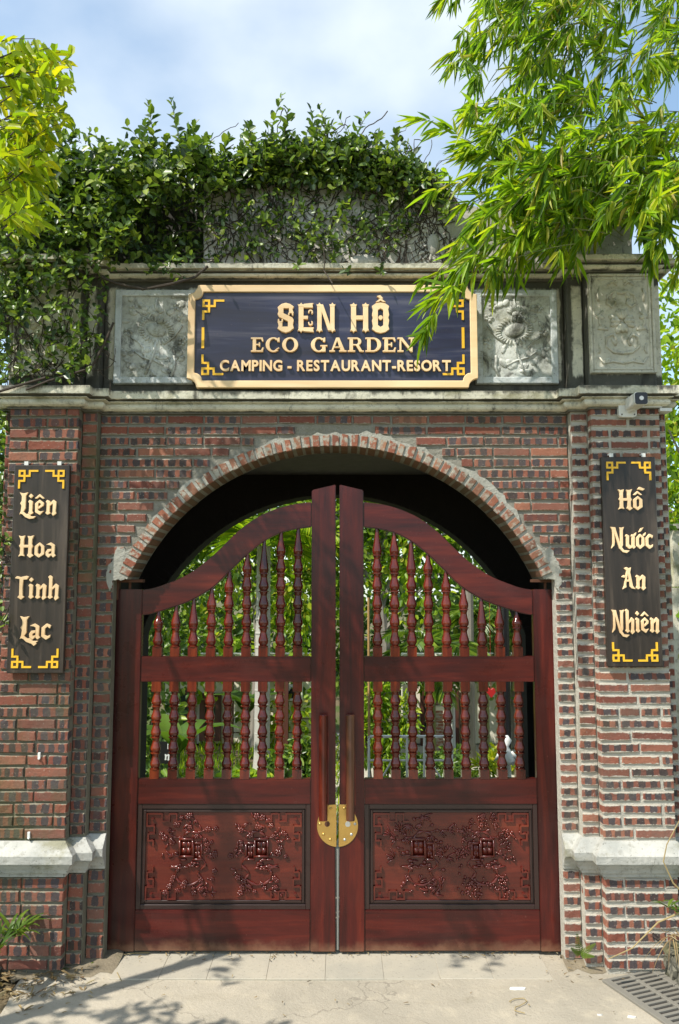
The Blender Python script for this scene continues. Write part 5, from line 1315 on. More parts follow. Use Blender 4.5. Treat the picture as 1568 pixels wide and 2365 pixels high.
# ------------------------------------------------------------------ the garden behind the gate
def crown(parent, c, r, n, ln, wd, mat=None, clumps=14, name='crown', T=T_OVAL):
    cs = np.array(c) + rs.normal(size=(clumps, 3)) * np.array(r) * .55
    k = rs.randint(0, clumps, n); p = cs[k] + unit(rs.normal(size=(n, 3))) * (rs.rand(n, 1) ** .4) * np.array(r) * .48
    d = unit(p - cs[k]) + rs.normal(size=(n, 3)) * .6 + np.array((0, 0, -.3)); l = ln * rs.uniform(.7, 1.2, n)
    up = rs.normal(size=(n, 3)) * .6 + np.array((0, -.4, .8)); o = LOC[parent.name]
    tag(link(name, foliage_mesh(name, p, d, up, l, l * wd / ln, mat or MT['gar'], T, o), parent, o), kind='stuff')
def tree(x, y, h, r, n, label, ln=.11, wd=.06, pale=False, tr=.09, mat=None, name='garden_tree'):
    t = thing(name, label, 'tree', (x, y, 0), 'trees in the garden'); b = MB()
    b.tube([(x, y, 0), (x + .05, y, h * .4), (x - .03, y + .05, h * .7), (x + .06, y, h)], [tr, tr * .8, tr * .6, tr * .2], 8); b.obj('trunk', MT['bark_pale' if pale else 'bark'], t)
    for k in range(5):
        a = 2 * math.pi * k / 5; b = MB(); z = h * (.45 + .08 * k); b.tube([(x, y, z), (x + r[0]*.35*math.cos(a), y + r[1]*.35*math.sin(a), z + r[2]*.3), (x + r[0]*.75*math.cos(a), y + r[1]*.75*math.sin(a), z + r[2]*.55)], [tr*.4, tr*.25, tr*.08], 5); b.obj('limb', MT['bark'], t)
    crown(t, (x, y, h), r, n, ln, wd, mat); return t
m = M('garden_path', .85, .3); pos = m.geo.outputs['Position']
m.col(m.mix(m.step(m.noise(pos, 60, 4, .7), .4, .6), (.50, .46, .38), (.36, .33, .26))); m.bump(m.noise(pos, 90, 4, .7), .6, .01); MT['path'] = m.m
b = MB(); b.add([(-.6, 1.75, -.018), (3.6, 1.75, -.018), (3.6, 7.2, -.018), (-.2, 7.2, -.018)], [(0, 1, 2, 3)]); tag(b.obj('garden_path', MT['path'], recalc=False), kind='structure')
b = MB(); b.add([(-1.6, .142, -.012), (1.6, .142, -.012), (1.6, 1.9, -.012), (-1.6, 1.9, -.012)], [(0, 1, 2, 3)]); tag(b.obj('passage_floor', MT['paving'], recalc=False), kind='structure')
n = 9000; gx = rs.uniform(-5, 0.0, n); gy = rs.uniform(1.9, 7, n); gp = np.stack([gx, gy, np.full(n, -.03)], 1); gd = rs.normal(size=(n, 3)) * .35 + np.array((0, 0, 1)); gl = rs.uniform(.06, .14, n)
tag(link('grass', foliage_mesh('grass', gp, gd, rs.normal(size=(n, 3)) + np.array((0, -1, .2)), gl, gl * .14, MT['bam'], T_BLADE)), 'short bright grass on the left of the garden', kind='stuff')
tree(-2.9, 6.0, 2.9, (1.5, .16, 1.75), 4600, 'dense leafy tree behind the left end of the gate', .10, .06)
tree(-1.1, 6.05, 3.2, (1.4, .16, 1.75), 5200, 'bright leafy tree behind the middle of the left gate leaf', .10, .06, mat=MT['bam'])
tree(.55, 6.05, 3.25, (1.3, .16, 1.75), 5200, 'yellowish leafy tree seen at the top of the right gate leaf', .10, .06, mat=MT['bam'])
tree(2.3, 6.05, 3.2, (1.5, .16, 1.75), 5200, 'dark leafy tree behind the right hinge stile', .10, .06)
tree(.2, 9.5, 4.6, (3.6, 1.2, 2.6), 6000, 'tall tree rising behind the garden house', .16, .09)
tree(3.6, 2.8, 3.2, (1.1, .9, 2.3), 7500, 'leafy tree growing just beyond the right pier', .09, .045, mat=MT['bam'])
tree(-4.6, 5.0, 3.6, (1.4, 1.4, 1.9), 2600, 'leafy tree standing beyond the left pier', .12, .06)
n = 15000; wp = np.stack([rs.uniform(-11, 11, n), rs.uniform(11.5, 14, n), np.abs(rs.normal(0, 3.0, n))], 1); wd_ = rs.normal(size=(n, 3)); wl = rs.uniform(.16, .34, n)
tag(link('far_wood', foliage_mesh('far_wood', wp, wd_, rs.normal(size=(n, 3)) * .6 + np.array((0, -.5, .8)), wl, wl * .5, MT['gar'], T_OVAL)), 'mass of green trees closing the garden at the back', kind='stuff')
# palms
def frond(b, p0, d, L, droop, nl, ll, lw, seg=9):
    d = Vector(d).normalized(); pts = [Vector(p0) + d * L * q + Vector((0, 0, -droop * L * q * q)) for q in [k / seg for k in range(seg + 1)]]
    b.tube(pts, .008, 4, .3); out = []
    for k in range(nl):
        q = .12 + .88 * k / nl; i = min(int(q * seg), seg - 1); p = pts[i].lerp(pts[i+1], q * seg - i); tg = (pts[i+1] - pts[i]).normalized(); sd_ = tg.cross(Vector((0, 0, 1))).normalized()
        for s_ in (-1, 1):
            l = ll * math.sin(math.pi * (.18 + .75 * q)) * rs.uniform(.85, 1.1); dd = (tg * .75 + sd_ * s_ * .8 + Vector((0, 0, .22 - .5 * q))).normalized(); out.append((np.array(p), np.array(dd), l, lw))
    return out
def palm(x, y, h, nf, L, label, pale=True, tr=.085, stems=1, mat='bam'):
    t = thing('palm_tree', label, 'palm', (x, y, 0), 'palms in the garden')
    for s_ in range(stems):
        xs_, ys_ = x + (rs.uniform(-.25, .25) if stems > 1 else 0), y + (rs.uniform(-.2, .2) if stems > 1 else 0); hh = h * (rs.uniform(.6, 1.05) if stems > 1 else 1)
        b = MB(); b.lathe([(tr * 1.25, 0), (tr * 1.05, .2), (tr, hh * .5), (tr * .9, hh)], xs_, ys_, 10)
        for k in range(int(hh / .16)): b.lathe([(tr * 1.03, .1 + k * .16), (tr * 1.07, .112 + k * .16), (tr * 1.03, .125 + k * .16)], xs_, ys_, 10)
        b.obj('trunk', MT['bark_pale' if pale else 'stem_green'], t)
        for k in range(nf // stems):
            a = 2 * math.pi * k / (nf // stems) + rs.uniform(-.2, .2); b = MB(); e = rs.uniform(.35, 1.3)
            lv = frond(b, (xs_, ys_, hh - .02), (math.cos(a), math.sin(a), e), L * rs.uniform(.8, 1.1), rs.uniform(.45, .8), 20, .34 * L, .030)
            p, d, l, w_ = [np.array(q) for q in zip(*lv)]
            n0 = len(b.v); D, S_, N_ = frames(d, np.tile((0, 0, 1.0), (len(d), 1)))
            for i in range(len(p)):
                V = p[i] + T_BLADE[:, 0:1] * l[i] * D[i] + T_BLADE[:, 1:2] * w_[i] * S_[i] + T_BLADE[:, 2:3] * l[i] * N_[i]; b.add(V, LFACE)
            b.obj('frond', MT[mat], t, recalc=False)
palm(PX(606, 1600, 4.6), 4.6, PZ(1262, 4.6), 14, 1.15, 'slender palm with a pale grey trunk behind the left gate leaf')
palm(PX(950, 1600, 5.2), 5.2, PZ(1500, 5.2), 22, 1.05, 'clump of feathery palms behind the upper right balusters', False, .035, 3, 'gar')
palm(PX(1120, 1600, 5.6), 5.6, PZ(1440, 6.0), 14, 1.0, 'low palm with arching fronds near the right hinge stile', False, .05, 1, 'gar')
# the house
MT['cream_wall'] = mat_plain('cream_plaster', (.80, .75, .60), .9, var=.10); MT['brown'] = mat_plain('brown_joinery', (.10, .035, .022), .5); MT['glass'] = mat_plain('dark_glass', (.03, .04, .05), .06, spec=.8)
MT['roof'] = mat_plain('brown_tiles', (.14, .07, .05), .8, var=.5)
YH = 6.3
h = thing('garden_house', 'cream walled house with brown joinery at the back of the garden', 'house', (0, YH + 1, 0))
X_ = lambda u: PX(u, 1650, YH); Z_ = lambda v: PZ(v, YH)
zr = Z_(1510)
b = MB(); b.box(X_(380), X_(760), YH, YH + .2, 0, zr); b.box(X_(930), X_(1230), YH, YH + .2, 0, zr - .002); b.obj('wall', MT['cream_wall'], h)
for v in (1650, 1680, 1712, 1745):
    pass
b = MB()
for k in range(6): b.box(X_(536), X_(720), YH - .006, YH + .002, Z_(1660 + 32 * k) - .006, Z_(1660 + 32 * k) + .006)
tag(b.obj('wall_joint', MT['brown'], h), kind='stuff')
def window(u0, u1, v0, v1, fw=.07):
    x0, x1, z0, z1 = X_(u0), X_(u1), Z_(v1), Z_(v0); b = MB()
    b.box(x0, x0 + fw, YH - .06, YH - .002, z0, z1); b.box(x1 - fw, x1, YH - .06, YH - .002, z0, z1); b.box(x0 + fw, x1 - fw, YH - .058, YH - .002, z0, z0 + fw); b.box(x0 + fw, x1 - fw, YH - .058, YH - .002, z1 - fw, z1)
    f = b.obj('window', MT['brown'], h); b = MB(); b.box(x0 + fw, x1 - fw, YH - .03, YH - .004, z0 + fw, z1 - fw); b.obj('pane', MT['glass'], f)
window(462, 511, 1600, 1710); window(1028, 1058, 1590, 1760, .04); window(1064, 1090, 1590, 1760, .04); window(400, 452, 1590, 1760); window(970, 1000, 1580, 1750, .05)
for u in (537, 662): b = MB(); b.box(X_(u - 6), X_(u + 6), YH - .25, YH - .12, 0, zr - .002); b.obj('post', MT['brown'], h)
b = MB(); b.box(X_(664), X_(700), YH - .18, YH - .003, Z_(1615), Z_(1578)); ac = b.obj('air_conditioner', MT['white'], h, bevel=.006); b = MB(); b.tube([(X_(680), YH - .181, Z_(1597)), (X_(680), YH - .186, Z_(1597))], .07, 14); b.obj('fan_grille', MT['black'], ac)
# neighbour's pale wall beyond the right pier
b = MB(); b.box(PX(1556, 1300, 1.6), 3.9, 1.6, 1.75, PZ(1355, 1.6), PZ(1225, 1.6)); b.box(PX(1556, 1300, 1.6), 3.9, 1.58, 1.77, PZ(1218, 1.6) - .01, PZ(1210, 1.6)); b.box(2.5, 3.9, 1.601, 1.75, 0, PZ(1357, 1.6))
tag(b.obj('garden_wall', MT['stone']), 'grey rendered garden wall just beyond the right pier', 'wall')
# posts, lantern, boards
def post(u, v0, v1, Y, r, mat, name, label, cat):
    b = MB(); x = PX(u, 1650, Y); b.lathe([(r * 1.1, PZ(v1, Y) if v1 else 0), (r, PZ(v1, Y) + .1), (r * .95, PZ(v0, Y))], x, Y, 9); tag(b.obj(name, mat), label, cat)
post(1088, 1300, 1790, 5.0, .05, MT['bark'], 'tree_trunk', 'bare straight grey-brown trunk in front of the house, right of the gate middle', 'tree trunk')
post(1171, 1400, 1760, 4.2, .045, MT['black'], 'garden_post', 'black post in the garden near the right hinge stile', 'post')
post(1046, 1570, 1790, 6.0, .03, MT['white'], 'garden_post', 'white post in front of the house windows on the right', 'post')
post(852, 1380, 1702, 3.0, .012, mat_plain('bamboo_pole', (.45, .27, .10), .6), 'bamboo_pole', 'thin tan bamboo pole rising from the white frame', 'pole')
# brick pillar with a pot plant
Y = 5.4; t = thing('garden_pillar', 'orange brick pillar with a pot plant on it in the garden', 'pillar', (PX(1008, 1700, Y), Y, 0))
x0, x1 = PX(995, 1700, Y), PX(1024, 1700, Y); zt_ = PZ(1640, Y); nb = 14
for k in range(nb):
    s = MB(); s.box(x0, x1, Y, Y + .2, zt_ * k / nb + .004, zt_ * (k + 1) / nb - .004); s.obj('brick', MT['arch_brick'], t, bevel=.004)
b = MB(); b.box(x0 + .006, x1 - .006, Y + .006, Y + .19, 0, zt_ - .002); b.obj('mortar_core', MT['mort_r'], t); b = MB(); b.box(x0 - .04, x1 + .04, Y - .04, Y + .24, zt_, zt_ + .05); b.obj('cap', MT['cream_wall'], t)
t2 = thing('pot_plant', 'small bright pot plant standing on the brick pillar', 'plant', ((x0 + x1) / 2, Y + .1, zt_ + .05)); b = MB(); b.lathe([(.05, zt_ + .05), (.075, zt_ + .17), (.08, zt_ + .18)], (x0 + x1) / 2, Y + .1, 12); b.obj('pot', MT['arch_brick'], t2); crown(t2, ((x0 + x1) / 2, Y + .1, zt_ + .26), (.12, .12, .10), 140, .09, .03, MT['bam'], 5, 'leaves')
# white tubular frame
Y = 3.0; t = thing('white_frame', 'white tubular metal frame standing among bushes behind the right gate leaf', 'metal frame', (PX(945, 1790, Y), Y, 0))
def tb(pts, r=.012, nm='post'): b = MB(); b.tube([P3(u, v, yy) for u, v, yy in pts], r, 7); b.obj(nm, MT['white'], t)
zf = 1945
for u in (852, 940, 980, 1044): tb([(u, 1701, Y), (u, zf, Y)])
tb([(850, 1701, Y), (1046, 1701, Y)], .014, 'top_rail'); tb([(852, 1756, Y), (1044, 1756, Y)], .009, 'lower_rail')
tb([(918, 1735, Y + .02), (862, 1830, Y + .02)], .008, 'brace'); tb([(978, 1735, Y + .02), (1040, 1830, Y + .02)], .008, 'brace'); tb([(852, 1700, Y + .6), (852, 1800, Y + .6)], .010, 'post'); tb([(921, 1701, Y), (921, 1880, Y)], .009)
# lettered boards in the garden
Y = 3.4; x, z = P(389, 1742, Y); t = thing('garden_board', 'small black board with white script on a stake behind the left balusters', 'board', (x, Y, 0))
b = MB(); b.box(x - .11, x + .11, Y, Y + .02, z - .09, z + .12); b.obj('board', MT['black'], t); b = MB(); b.box(x - .012, x + .012, Y + .021, Y + .045, 0, z + .05); b.obj('stake', MT['stem'], t)
MT['chalk'] = mat_plain('white_paint', (.75, .75, .72), .6)
letters(t, [BL['n'], BL['h']], x + .02, z - .055, .085, Y, MT['chalk'], .2, .004)
DD = (.62, [bx(.0,.14,0,1), arcp(.14,.5,(.46,.5),(.30,.36),-90,90,12)])
letters(t, [DD, BL['o']], x + .02, z + .05, .05, Y, MT['chalk'], .1, .004)
Y = 4.0; x, z = P(1207, 1620, Y); t = thing('garden_board', 'dark red board with short white lines beside the right hinge stile', 'board', (x, Y, 0))
b = MB(); b.box(x - .06, x + .08, Y, Y + .02, z - .22, z + .16); b.obj('board', mat_plain('red_paint', (.16, .03, .025), .5), t); b = MB(); b.box(x - .01, x + .01, Y + .021, Y + .04, 0, z); b.obj('stake', MT['stem'], t)
b = MB()
for k in range(4): b.box(x - .045, x + .04 - .02 * (k % 2), Y - .004, Y + .001, z + .10 - .035 * k, z + .115 - .035 * k)
tag(b.obj('white_lines', MT['chalk'], t), kind='stuff')
# red heart ornament hanging from the frond
Y = 3.6; x, z = P(1134, 1598, Y); hp = [(.0, -.06), (.045, -.005), (.042, .03), (.022, .042), (.0, .025), (-.022, .042), (-.042, .03), (-.045, -.005)]
b = MB(); b.prism([(x + p, z + q) for p, q in hp], Y - .015, Y + .015); b.tube([(x, Y, z + .03), (x, Y, z + 1.15)], .002, 4); tag(b.obj('heart_ornament', mat_plain('red_gloss', (.45, .02, .02), .3), bevel=.006), 'small glossy red heart hanging in the garden at the right', 'ornament')
# white stone statue by the right stile
Y = 3.3; x, z = P(1168, 1790, Y); b = MB(); b.lathe([(.10, 0), (.10, .1), (.06, .13), (.05, .4)], x, Y, 10); b.obj
t = thing('garden_statue', 'small white stone figure on a plinth near the right hinge stile', 'statue', (x, Y, 0)); b.obj('plinth', MT['stone_ledge'], t)
b = MB(); zt_ = PZ(1716, Y); b.tube([(x, Y, .38), (x + .01, Y, zt_ - .16), (x - .01, Y, zt_ - .06), (x, Y, zt_ - .02), (x + .015, Y, zt_ + .03), (x + .01, Y, zt_ + .07)], [.06, .085, .055, .035, .05, .02], 10); b.tube([(x - .05, Y, zt_ - .09), (x - .10, Y - .02, zt_ - .16), (x - .04, Y - .06, zt_ - .2)], [.025, .022, .018], 7); b.tube([(x + .05, Y, zt_ - .09), (x + .11, Y - .02, zt_ - .15), (x + .05, Y - .06, zt_ - .19)], [.025, .022, .018], 7); b.obj('figure', MT['chalk'], t, smooth=True)
# bushes and broad-leaved plants
def bush_(u, v0, Y, r, n, label, ln=.09, wd=.04, mat='gar', T=T_OVAL):
    x = PX(u, 1700, Y); zt_ = PZ(v0, Y); t = thing('garden_bush', label, 'bush', (x, Y, 0), 'bushes behind the gate'); b = MB()
    for k in range(5): b.tube([(x + .05 * (k - 2), Y, -.03), (x + r * .35 * (k - 2), Y + .05 * (k - 2), zt_ * .6)], .012, 5)
    b.obj('stem', MT['stem'], t); crown(t, (x, Y, zt_ * .55), (r, r * .7, zt_ * .5), n, ln, wd, MT[mat], 9, 'leaves', T)
bush_(882, 1590, 3.9, .26, 1900, 'tall bright leafy bush behind the right pull bar', .075, .03, 'bam'); bush_(960, 1740, 4.3, .3, 700, 'low bush under the white frame'); bush_(1060, 1760, 3.6, .28, 700, 'grey-green shrub at the foot of the bare trunk', .07, .02, 'gar', T_BLADE)
bush_(1125, 1770, 3.2, .22, 700, 'lime coloured tuft in front of the black post', .10, .02, 'lime', T_BLADE); bush_(1200, 1720, 4.8, .3, 800, 'pale leafy bush beside the red board', .08, .04, 'lime'); bush_(700, 1730, 3.6, .2, 600, 'leafy bush between the palm and the lock stile')
bush_(350, 1560, 4.0, .35, 900, 'dark leafy bush at the left hinge stile', .11, .06); bush_(560, 1795, 4.2, .35, 600, 'low bright bed of plants under the house wall', .10, .05, 'bam')
def broad(u, v0, Y, n, L, W, label, lean=.5, name='broadleaf_plant', split=False):
    x = PX(u, 1780, Y); t = thing(name, label, 'plant', (x, Y, -.02), 'broad-leaved plants'); zt_ = PZ(v0, Y)
    for k in range(n):
        a = 2 * math.pi * k / n + rs.uniform(-.3, .3); d = np.array((math.cos(a) * lean, math.sin(a) * lean, 1.0)); d = d / np.linalg.norm(d)
        s = np.cross(d, (0, 0, 1.0)); s /= np.linalg.norm(s); nn = np.cross(s, d); b = MB(); base = np.array((x, Y, zt_ - L * .75)); rows = 9; vs = []
        l = L * rs.uniform(.8, 1.15)
        for i in range(rows):
            q = i / (rows - 1); wv = W * (math.sin(math.pi * min(1, q ** .8 * .97 + .02)) ** .7) * .5; c_ = base + d * l * q + np.array((math.cos(a), math.sin(a), 0)) * l * .35 * lean * q * q - np.array((0, 0, 1)) * l * .6 * lean * q ** 2.5
            for e in (-1, 0, 1): vs.append(c_ + s * wv * e + nn * abs(e) * wv * .35)
        b.add(vs, [(3*i, 3*i+1, 3*i+4, 3*i+3) for i in range(rows-1)] + [(3*i+1, 3*i+2, 3*i+5, 3*i+4) for i in range(rows-1)])
        b.tube([(x + .01 * math.cos(a), Y + .01 * math.sin(a), -.03), tuple(base)], .010, 5)
        b.obj('leaf', MT['broad'], t, recalc=False, smooth=True)
MT['broad'] = mat_leaf('broad_leaf', [(0, (.05, .11, .018)), (.5, (.09, .17, .025)), (1, (.16, .24, .03))], .3, .4, .5, 'obj')
broad(410, 1600, 3.0, 6, .75, .22, 'banana plant with torn drooping leaves behind the left balusters', .75, 'banana_plant'); broad(505, 1770, 2.7, 9, .30, .08, 'clump of upright shiny leaves at the left of the palm trunk', .45)
broad(655, 1765, 2.5, 9, .32, .085, 'clump of upright light green leaves at the foot of the palm', .4); broad(570, 1575, 5.2, 7, .5, .26, 'tall plant with rounded leaves before the house wall', .7); broad(440, 1790, 2.4, 8, .2, .05, 'low clump of pointed leaves beside the small black board', .5)
# rock and gravel at the foot of the bushes
for k, (u, v, Y) in enumerate(((708, 1822, 3.0), (1130, 1800, 2.6), (1010, 1800, 2.7))):
    b = MB(); x, z = P(u, v, Y); b.ell((x, Y, .05), (.14, .1, .09), 9, 6); o = b.obj('garden_rock', MT['stone_dark'], smooth=False); tag(o, ['dark rock by the lock stile seen under the left balusters', 'grey rock at the foot of the lime tuft', 'grey rock lying by the gravel under the white frame'][k], 'rock')

# ------------------------------------------------------------------ small things in front: planter, weeds, drain, litter
def rough_block(b, x0, x1, y0, y1, z0, z1, r, n=7, amp=.02):
    vs = []; fs = []
    for (ax) in range(1):
        pass
    bm_ = bmesh.new(); bmesh.ops.create_cube(bm_, size=1); bmesh.ops.subdivide_edges(bm_, edges=bm_.edges, cuts=n, use_grid_fill=True)
    for v in bm_.verts:
        p = Vector((x0 + (v.co.x + .5) * (x1 - x0), y0 + (v.co.y + .5) * (y1 - y0), z0 + (v.co.z + .5) * (z1 - z0))); v.co = p + Vector((r.uniform(-amp, amp), r.uniform(-amp, amp), r.uniform(-amp, amp)))
    base = len(b.v); bm_.verts.index_update(); b.v.extend([tuple(v.co) for v in bm_.verts]); b.f.extend([tuple(base + v.index for v in f.verts) for f in bm_.faces]); bm_.free()
rk = random.Random(9)
MT['rockwall'] = mat_stone('dark_rubble', (.16, .15, .115), (.075, .072, .055), .6, .5)
b = MB(); pts = [G(1492, 2212), G(1520, 2235), G(1560, 2275), G(1640, 2360)]
t = thing('planter_edge', 'low dark rubble planter edge at the foot of the right pier', 'planter', (pts[0][0] + .2, pts[0][1], 0))
for k in range(3):
    (xa, ya), (xb, yb_) = pts[k], pts[k + 1]
    n_ = 2 if k < 2 else 3
    for i in range(n_):
        f0, f1 = i / n_, (i + 1) / n_
        s = MB(); xx0, yy0 = xa + (xb - xa) * f0, ya + (yb_ - ya) * f0; xx1, yy1 = xa + (xb - xa) * f1, ya + (yb_ - ya) * f1
        rough_block(s, xx0 + .004, xx0 + .26, yy1 - .01, yy0 - .014, -.02, .15 + rk.uniform(-.012, .02), rk, 5, .012); s.obj('rubble_stone', MT['rockwall'], t)
b = MB(); b.add([(pts[0][0] + .12, .2, .11), (3.2, .2, .11), (3.2, -3, .11), (pts[3][0] + .12, pts[3][1], .11), (pts[2][0] + .12, pts[2][1], .11)], [(0, 1, 2, 3, 4)][::-1]); b.obj('planter_soil', MT['soil'], t, recalc=False)
# straggling plant in the planter: cane stems, blades
def tuft(name, label, c, n, L, W, mat, spread=.6, cat='plant', canes_=(), lift=1.0):
    t = thing(name, label, cat, c); b = None
    for k in range(n):
        a = rs.uniform(0, 6.28); d = np.array((math.cos(a) * spread, math.sin(a) * spread, lift * rs.uniform(.5, 1.2))); d /= np.linalg.norm(d); l = L * rs.uniform(.6, 1.1); p = np.array(c) + np.array((rs.normal() * .02, rs.normal() * .02, 0))
        b = MB(); rows = 6; s = np.cross(d, (0, 0, 1.0)); s /= max(np.linalg.norm(s), 1e-6); vs = []
        for i in range(rows):
            q = i / (rows - 1); c_ = p + d * l * q - np.array((0, 0, 1)) * l * .55 * q * q * spread; wv = W * .5 * (1 - q) ** .6 * min(1, .4 + q * 3)
            vs += [c_ - s * wv, c_ + np.array((0, 0, -.1 * wv)), c_ + s * wv]
        b.add(vs, [(3*i, 3*i+1, 3*i+4, 3*i+3) for i in range(rows-1)] + [(3*i+1, 3*i+2, 3*i+5, 3*i+4) for i in range(rows-1)]); b.obj('leaf', MT[mat], t, recalc=False)
    for pl, r_ in canes_: b = MB(); b.tube(pl, r_, 6, .5); b.obj('stem', MT['dry'], t)
    return t
MT['dry'] = mat_plain('dry_stem', (.36, .27, .12), .8, var=.4); MT['blade'] = mat_leaf('blade_leaf', [(0, (.05, .10, .014)), (.5, (.10, .17, .02)), (1, (.17, .24, .025))], .4, .4, .4, 'obj')
MT['litter'] = mat_leaf('dry_leaf', [(0, (.20, .13, .06)), (.4, (.34, .25, .12)), (.7, (.13, .08, .045)), (1, (.50, .42, .26))], .8, .1, .2, 'obj'); MT['litter_m'] = mat_leaf('dry_litter', [(0, (.20, .13, .06)), (.4, (.34, .25, .12)), (.7, (.12, .075, .04)), (1, (.50, .42, .26))], .8, .1, .2)
yv = -.26
tuft('straggling_weed', 'straggling weed with one thin yellow stem in front of the right pier ledge', tuple(P3(1590, 2120, yv)), 8, .2, .02, 'blade', .8, canes_=(([P3(1600, 2085, yv), P3(1555, 2040, yv), P3(1532, 1990, yv), P3(1540, 1950, yv), P3(1572, 1890, yv)], .005), ([P3(1600, 2095, yv), P3(1520, 2130, yv), P3(1460, 2190, yv - .02), P3(1405, 2215, yv - .05)], .005)))
tuft('straggling_weed', 'small leafy weed sprouting over the planter at the right edge', tuple(P3(1552, 2095, yv)), 9, .11, .022, 'blade', .9)
tuft('dry_twig_heap', 'heap of dry twigs and straw on the planter by the right pier', tuple(P3(1565, 2160, yv)), 26, .24, .008, 'litter', 1.6, 'twigs', lift=.5)
tuft('broadleaf_weed', 'dark green strap-leaved weed at the foot of the left pier', tuple(P3(28, 2160, -.26)), 30, .30, .026, 'blade', .9)
tuft('broadleaf_weed', 'second strap-leaved weed low in the bottom left corner', tuple(P3(-5, 2190, -.45)), 20, .24, .022, 'blade', .8)
# fern by the right jamb
t = thing('fern', 'small bright green fern at the foot of the right jamb', 'fern', tuple(P3(1342, 2205, -.10)))
for (du, dv, L) in ((-8, -52, .13), (34, -26, .11), (22, 2, .08), (-26, -20, .08)):
    b = MB(); p0 = Vector(P3(1340, 2206, -.10)); d = Vector(P3(1340 + du, 2206 + dv, -.13)) - p0; d.normalize(); sd_ = d.cross(Vector((0, -1, .2))).normalized()
    b.tube([p0, p0 + d * L], .0015, 4)
    for k in range(11):
        q = (k + 1) / 12
        for s_ in (-1, 1):
            l = L * .24 * (1 - q) ** .7 + .003; dd = (sd_ * s_ + d * .45).normalized(); n_ = dd.cross(d).normalized(); p = p0 + d * L * q; w_ = d * .0026
            b.add([p - w_, p + dd * l * .6 - w_ * 1.2, p + dd * l, p + dd * l * .6 + w_ * 1.2, p + w_], [(0, 1, 2, 3, 4)])
    b.obj('frond', MT['blade'], t, recalc=False)
for k, (u, v) in enumerate(((215, 2224), (262, 2213), (150, 2240))):
    tuft('small_weed', ['tiny yellow-green weed at the foot of the left jamb', 'low weed sprouting where the gate meets the left jamb', 'weed growing from the litter at the corner of the left pier'][k], (*G(u, v), .003), 12, .06, .014, 'blade', 1.0)
# drain grating, lower right
g0, g1 = Vector((*G(1462, 2262), 0)), Vector((*G(1600, 2352), 0)); ax = (g1 - g0).normalized(); px_ = Vector((-ax.y, ax.x, 0))
if px_.x < 0: px_ = -px_
Lg = .62
t = thing('drain_grating', 'grey slotted drain grating set in the paving at the lower right', 'drain', tuple(g0 + ax * Lg / 2))
def slab_(b, s0, s1, w0, w1, z0, z1):
    q = [g0 + ax * s + px_ * w_ for s, w_ in ((s0, w0), (s1, w0), (s1, w1), (s0, w1))]
    b.add([(p.x, p.y, z0) for p in q] + [(p.x, p.y, z1) for p in q], [(3, 2, 1, 0), (4, 5, 6, 7), (0, 1, 5, 4), (1, 2, 6, 5), (2, 3, 7, 6), (3, 0, 4, 7)])
MT['grate'] = mat_plain('cast_concrete', (.21, .195, .16), .9, var=.4, bump=.4); MT['pit'] = mat_plain('drain_pit', (.035, .03, .025), .95)
b = MB(); slab_(b, -.02, Lg + .02, -.15, .15, .001, .006); b.obj('pit', MT['pit'], t)
for (s0, s1, w0, w1) in ((-.03, Lg + .03, -.175, -.135), (-.03, Lg + .03, -.012, .012), (-.03, Lg + .03, .135, .175)):
    b = MB(); slab_(b, s0, s1, w0, w1, .002, .016); b.obj('frame', MT['grate'], t, bevel=.002)
k = 0; s_ = -.03
while s_ < Lg + .02:
    for (w0, w1) in ((-.134, -.013), (.013, .134)):
        b = MB(); slab_(b, s_, s_ + .018, w0, w1, .002, .015); b.obj('bar', MT['grate'], t, bevel=.002)
    s_ += .038
# fallen leaves, straw, scraps
n = 490; uv = np.concatenate([np.stack([rs.uniform(20, 1560, 70), rs.uniform(2208, 2360, 70)], 1), np.stack([rs.uniform(0, 200, 50), rs.uniform(2240, 2360, 50)], 1), np.stack([np.abs(rs.normal(0, 90, 200)), rs.uniform(2232, 2310, 200)], 1), np.stack([rs.uniform(250, 1300, 130), rs.normal(2210, 4, 130)], 1), np.stack([rs.uniform(1260, 1500, 40), rs.uniform(2215, 2270, 40)], 1)])
p = np.array([(*G(a, b_), .010 if b_ > 2262 else .018) for a, b_ in uv]); d = rs.normal(size=(n, 3)); d[:,2] *= .18; l = rs.uniform(.006, .034, n) * np.where(uv[:,0] < 240, 1.5, 1.0)
up = rs.normal(size=(n, 3)) * .3 + np.array((0, 0, 1)); big = np.argsort(-l)[:46]; mask = np.ones(n, bool); mask[big] = False
tag(link('leaf_litter', foliage_mesh('leaf_litter', p[mask], d[mask], up[mask], l[mask], l[mask] * .22, MT['litter_m'], T_BLADE)), 'scattered dry leaves and straw on the paving', kind='stuff')
pr = leaf_proto('fallen_leaf', T_BLADE, MT['litter']); D, S_, N_ = frames(d[big], up[big])
for i, (q, a, b_, c_, le) in enumerate(zip(p[big], D, S_, N_, l[big])):
    ob = bpy.data.objects.new('fallen_leaf', pr); col.objects.link(ob); w_ = le * .3; le *= 1.3
    ob.matrix_basis = Matrix(((a[0]*le, b_[0]*w_, c_[0]*le, q[0]), (a[1]*le, b_[1]*w_, c_[1]*le, q[1]), (a[2]*le, b_[2]*w_, c_[2]*le, q[2] + .006), (0,0,0,1)))
    tag(ob, 'dry curled brown leaf lying on the ground before the gate', 'fallen leaf', 'fallen leaves before the gate')
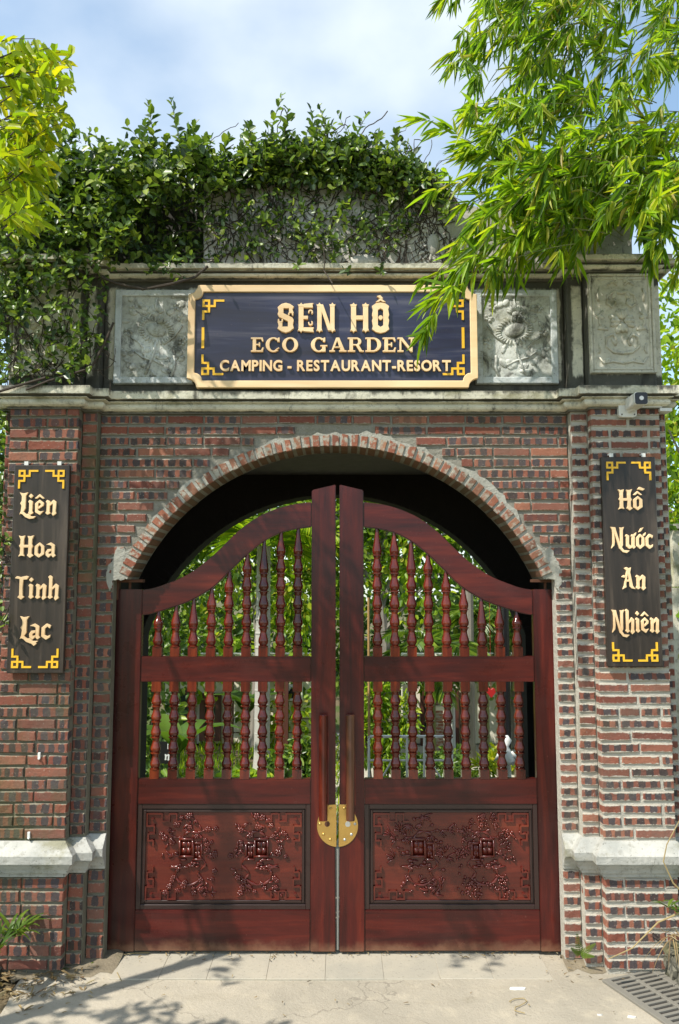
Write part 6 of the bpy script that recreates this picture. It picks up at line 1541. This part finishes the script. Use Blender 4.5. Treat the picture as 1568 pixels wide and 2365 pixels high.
for k, (u, v, L) in enumerate(((1195, 2287, .034), (1460, 2352, .024), (1385, 2347, .013))):
    x, y = G(u, v); b = MB(); r = random.Random(k); pts_ = [(x + L * math.cos(a) * r.uniform(.7, 1.1) * (1 if k else 1.2), y + L * .35 * math.sin(a) * r.uniform(.6, 1.2)) for a in [6.283 * i / 9 for i in range(9)]]
    b.add([(a, c_, .008 + r.uniform(0, .006)) for a, c_ in pts_] + [(a, c_, .003) for a, c_ in pts_], [tuple(range(9)), tuple(range(17, 8, -1))] + [(i, 9 + i, 9 + (i+1) % 9, (i+1) % 9) for i in range(9)])
    tag(b.obj('paper_scrap', MT['white']), ['torn white scrap lying on the sunny paving right of the gate middle', 'larger white scrap at the bottom edge near the drain', 'tiny white scrap at the bottom edge, left of the other one'][k], 'scrap')
for k, pl in enumerate(([(1176, 2318), (1186, 2314), (1198, 2311), (1210, 2312), (1217, 2317), (1212, 2323), (1200, 2328), (1190, 2333), (1189, 2339), (1197, 2343), (1212, 2345)], [(235, 2220), (300, 2208), (345, 2204)], [(1350, 2222), (1420, 2240), (1480, 2250)], [(270, 2250), (280, 2272)])):
    b = MB(); b.tube([(*G(u, v), .010 + .004 * (i % 2)) for i, (u, v) in enumerate(pl)], .0022, 5); tag(b.obj('dry_twig', MT['dry']), ['curled dry twig on the paving near the bottom edge', 'straight dry twig at the bottom left corner of the gate', 'dry twig in front of the right pier', 'short brown twig on the shaded paving at the left'][k], 'twig')
# dirt heaped along the feet of the piers
def berm(name, path, h, wd, mat):
    b = MB(); n = len(path); vs = []; fs = []; r = random.Random(n)
    for (u, v) in path:
        x, y = G(u, v); vs += [(x, y + wd * .5, .0), (x, y + wd * .35, h * r.uniform(.5, 1.1)), (x, y - wd * .1, h * r.uniform(.2, .5)), (x, y - wd * r.uniform(.5, .9), .002)]
    for i in range(n - 1):
        for j in range(3): fs.append((4*i+j, 4*i+j+1, 4*(i+1)+j+1, 4*(i+1)+j))
    b.add(vs, fs); tag(b.obj(name, mat, recalc=False, smooth=True), kind='structure')
MT['dirt'] = mat_mortar('dirt', (.30, .25, .17), (.14, .115, .08), .35, .2)
berm('dirt_bank', [(-40 + 16 * k, 2243 - .07 * 16 * k - rs.uniform(0, 5)) for k in range(21)], .05, .20, MT['dirt'])
berm('dirt_bank', [(1300 + 13 * k, 2226 + rs.uniform(-3, 5)) for k in range(17)], .035, .12, MT['dirt'])
b = MB(); q = [G(-80, 2226), G(22, 2228), G(18, 2275), G(-80, 2330)]
t = thing('planter_edge', 'dark low kerb with soil at the bottom left corner', 'planter', (q[1][0] - .1, q[1][1], 0)); rough_block(b, q[1][0] - .5, q[1][0], q[2][1] - .35, q[1][1] + .1, -.02, .06, rk, 6, .012); b.obj('kerb_stone', MT['rockwall'], t)
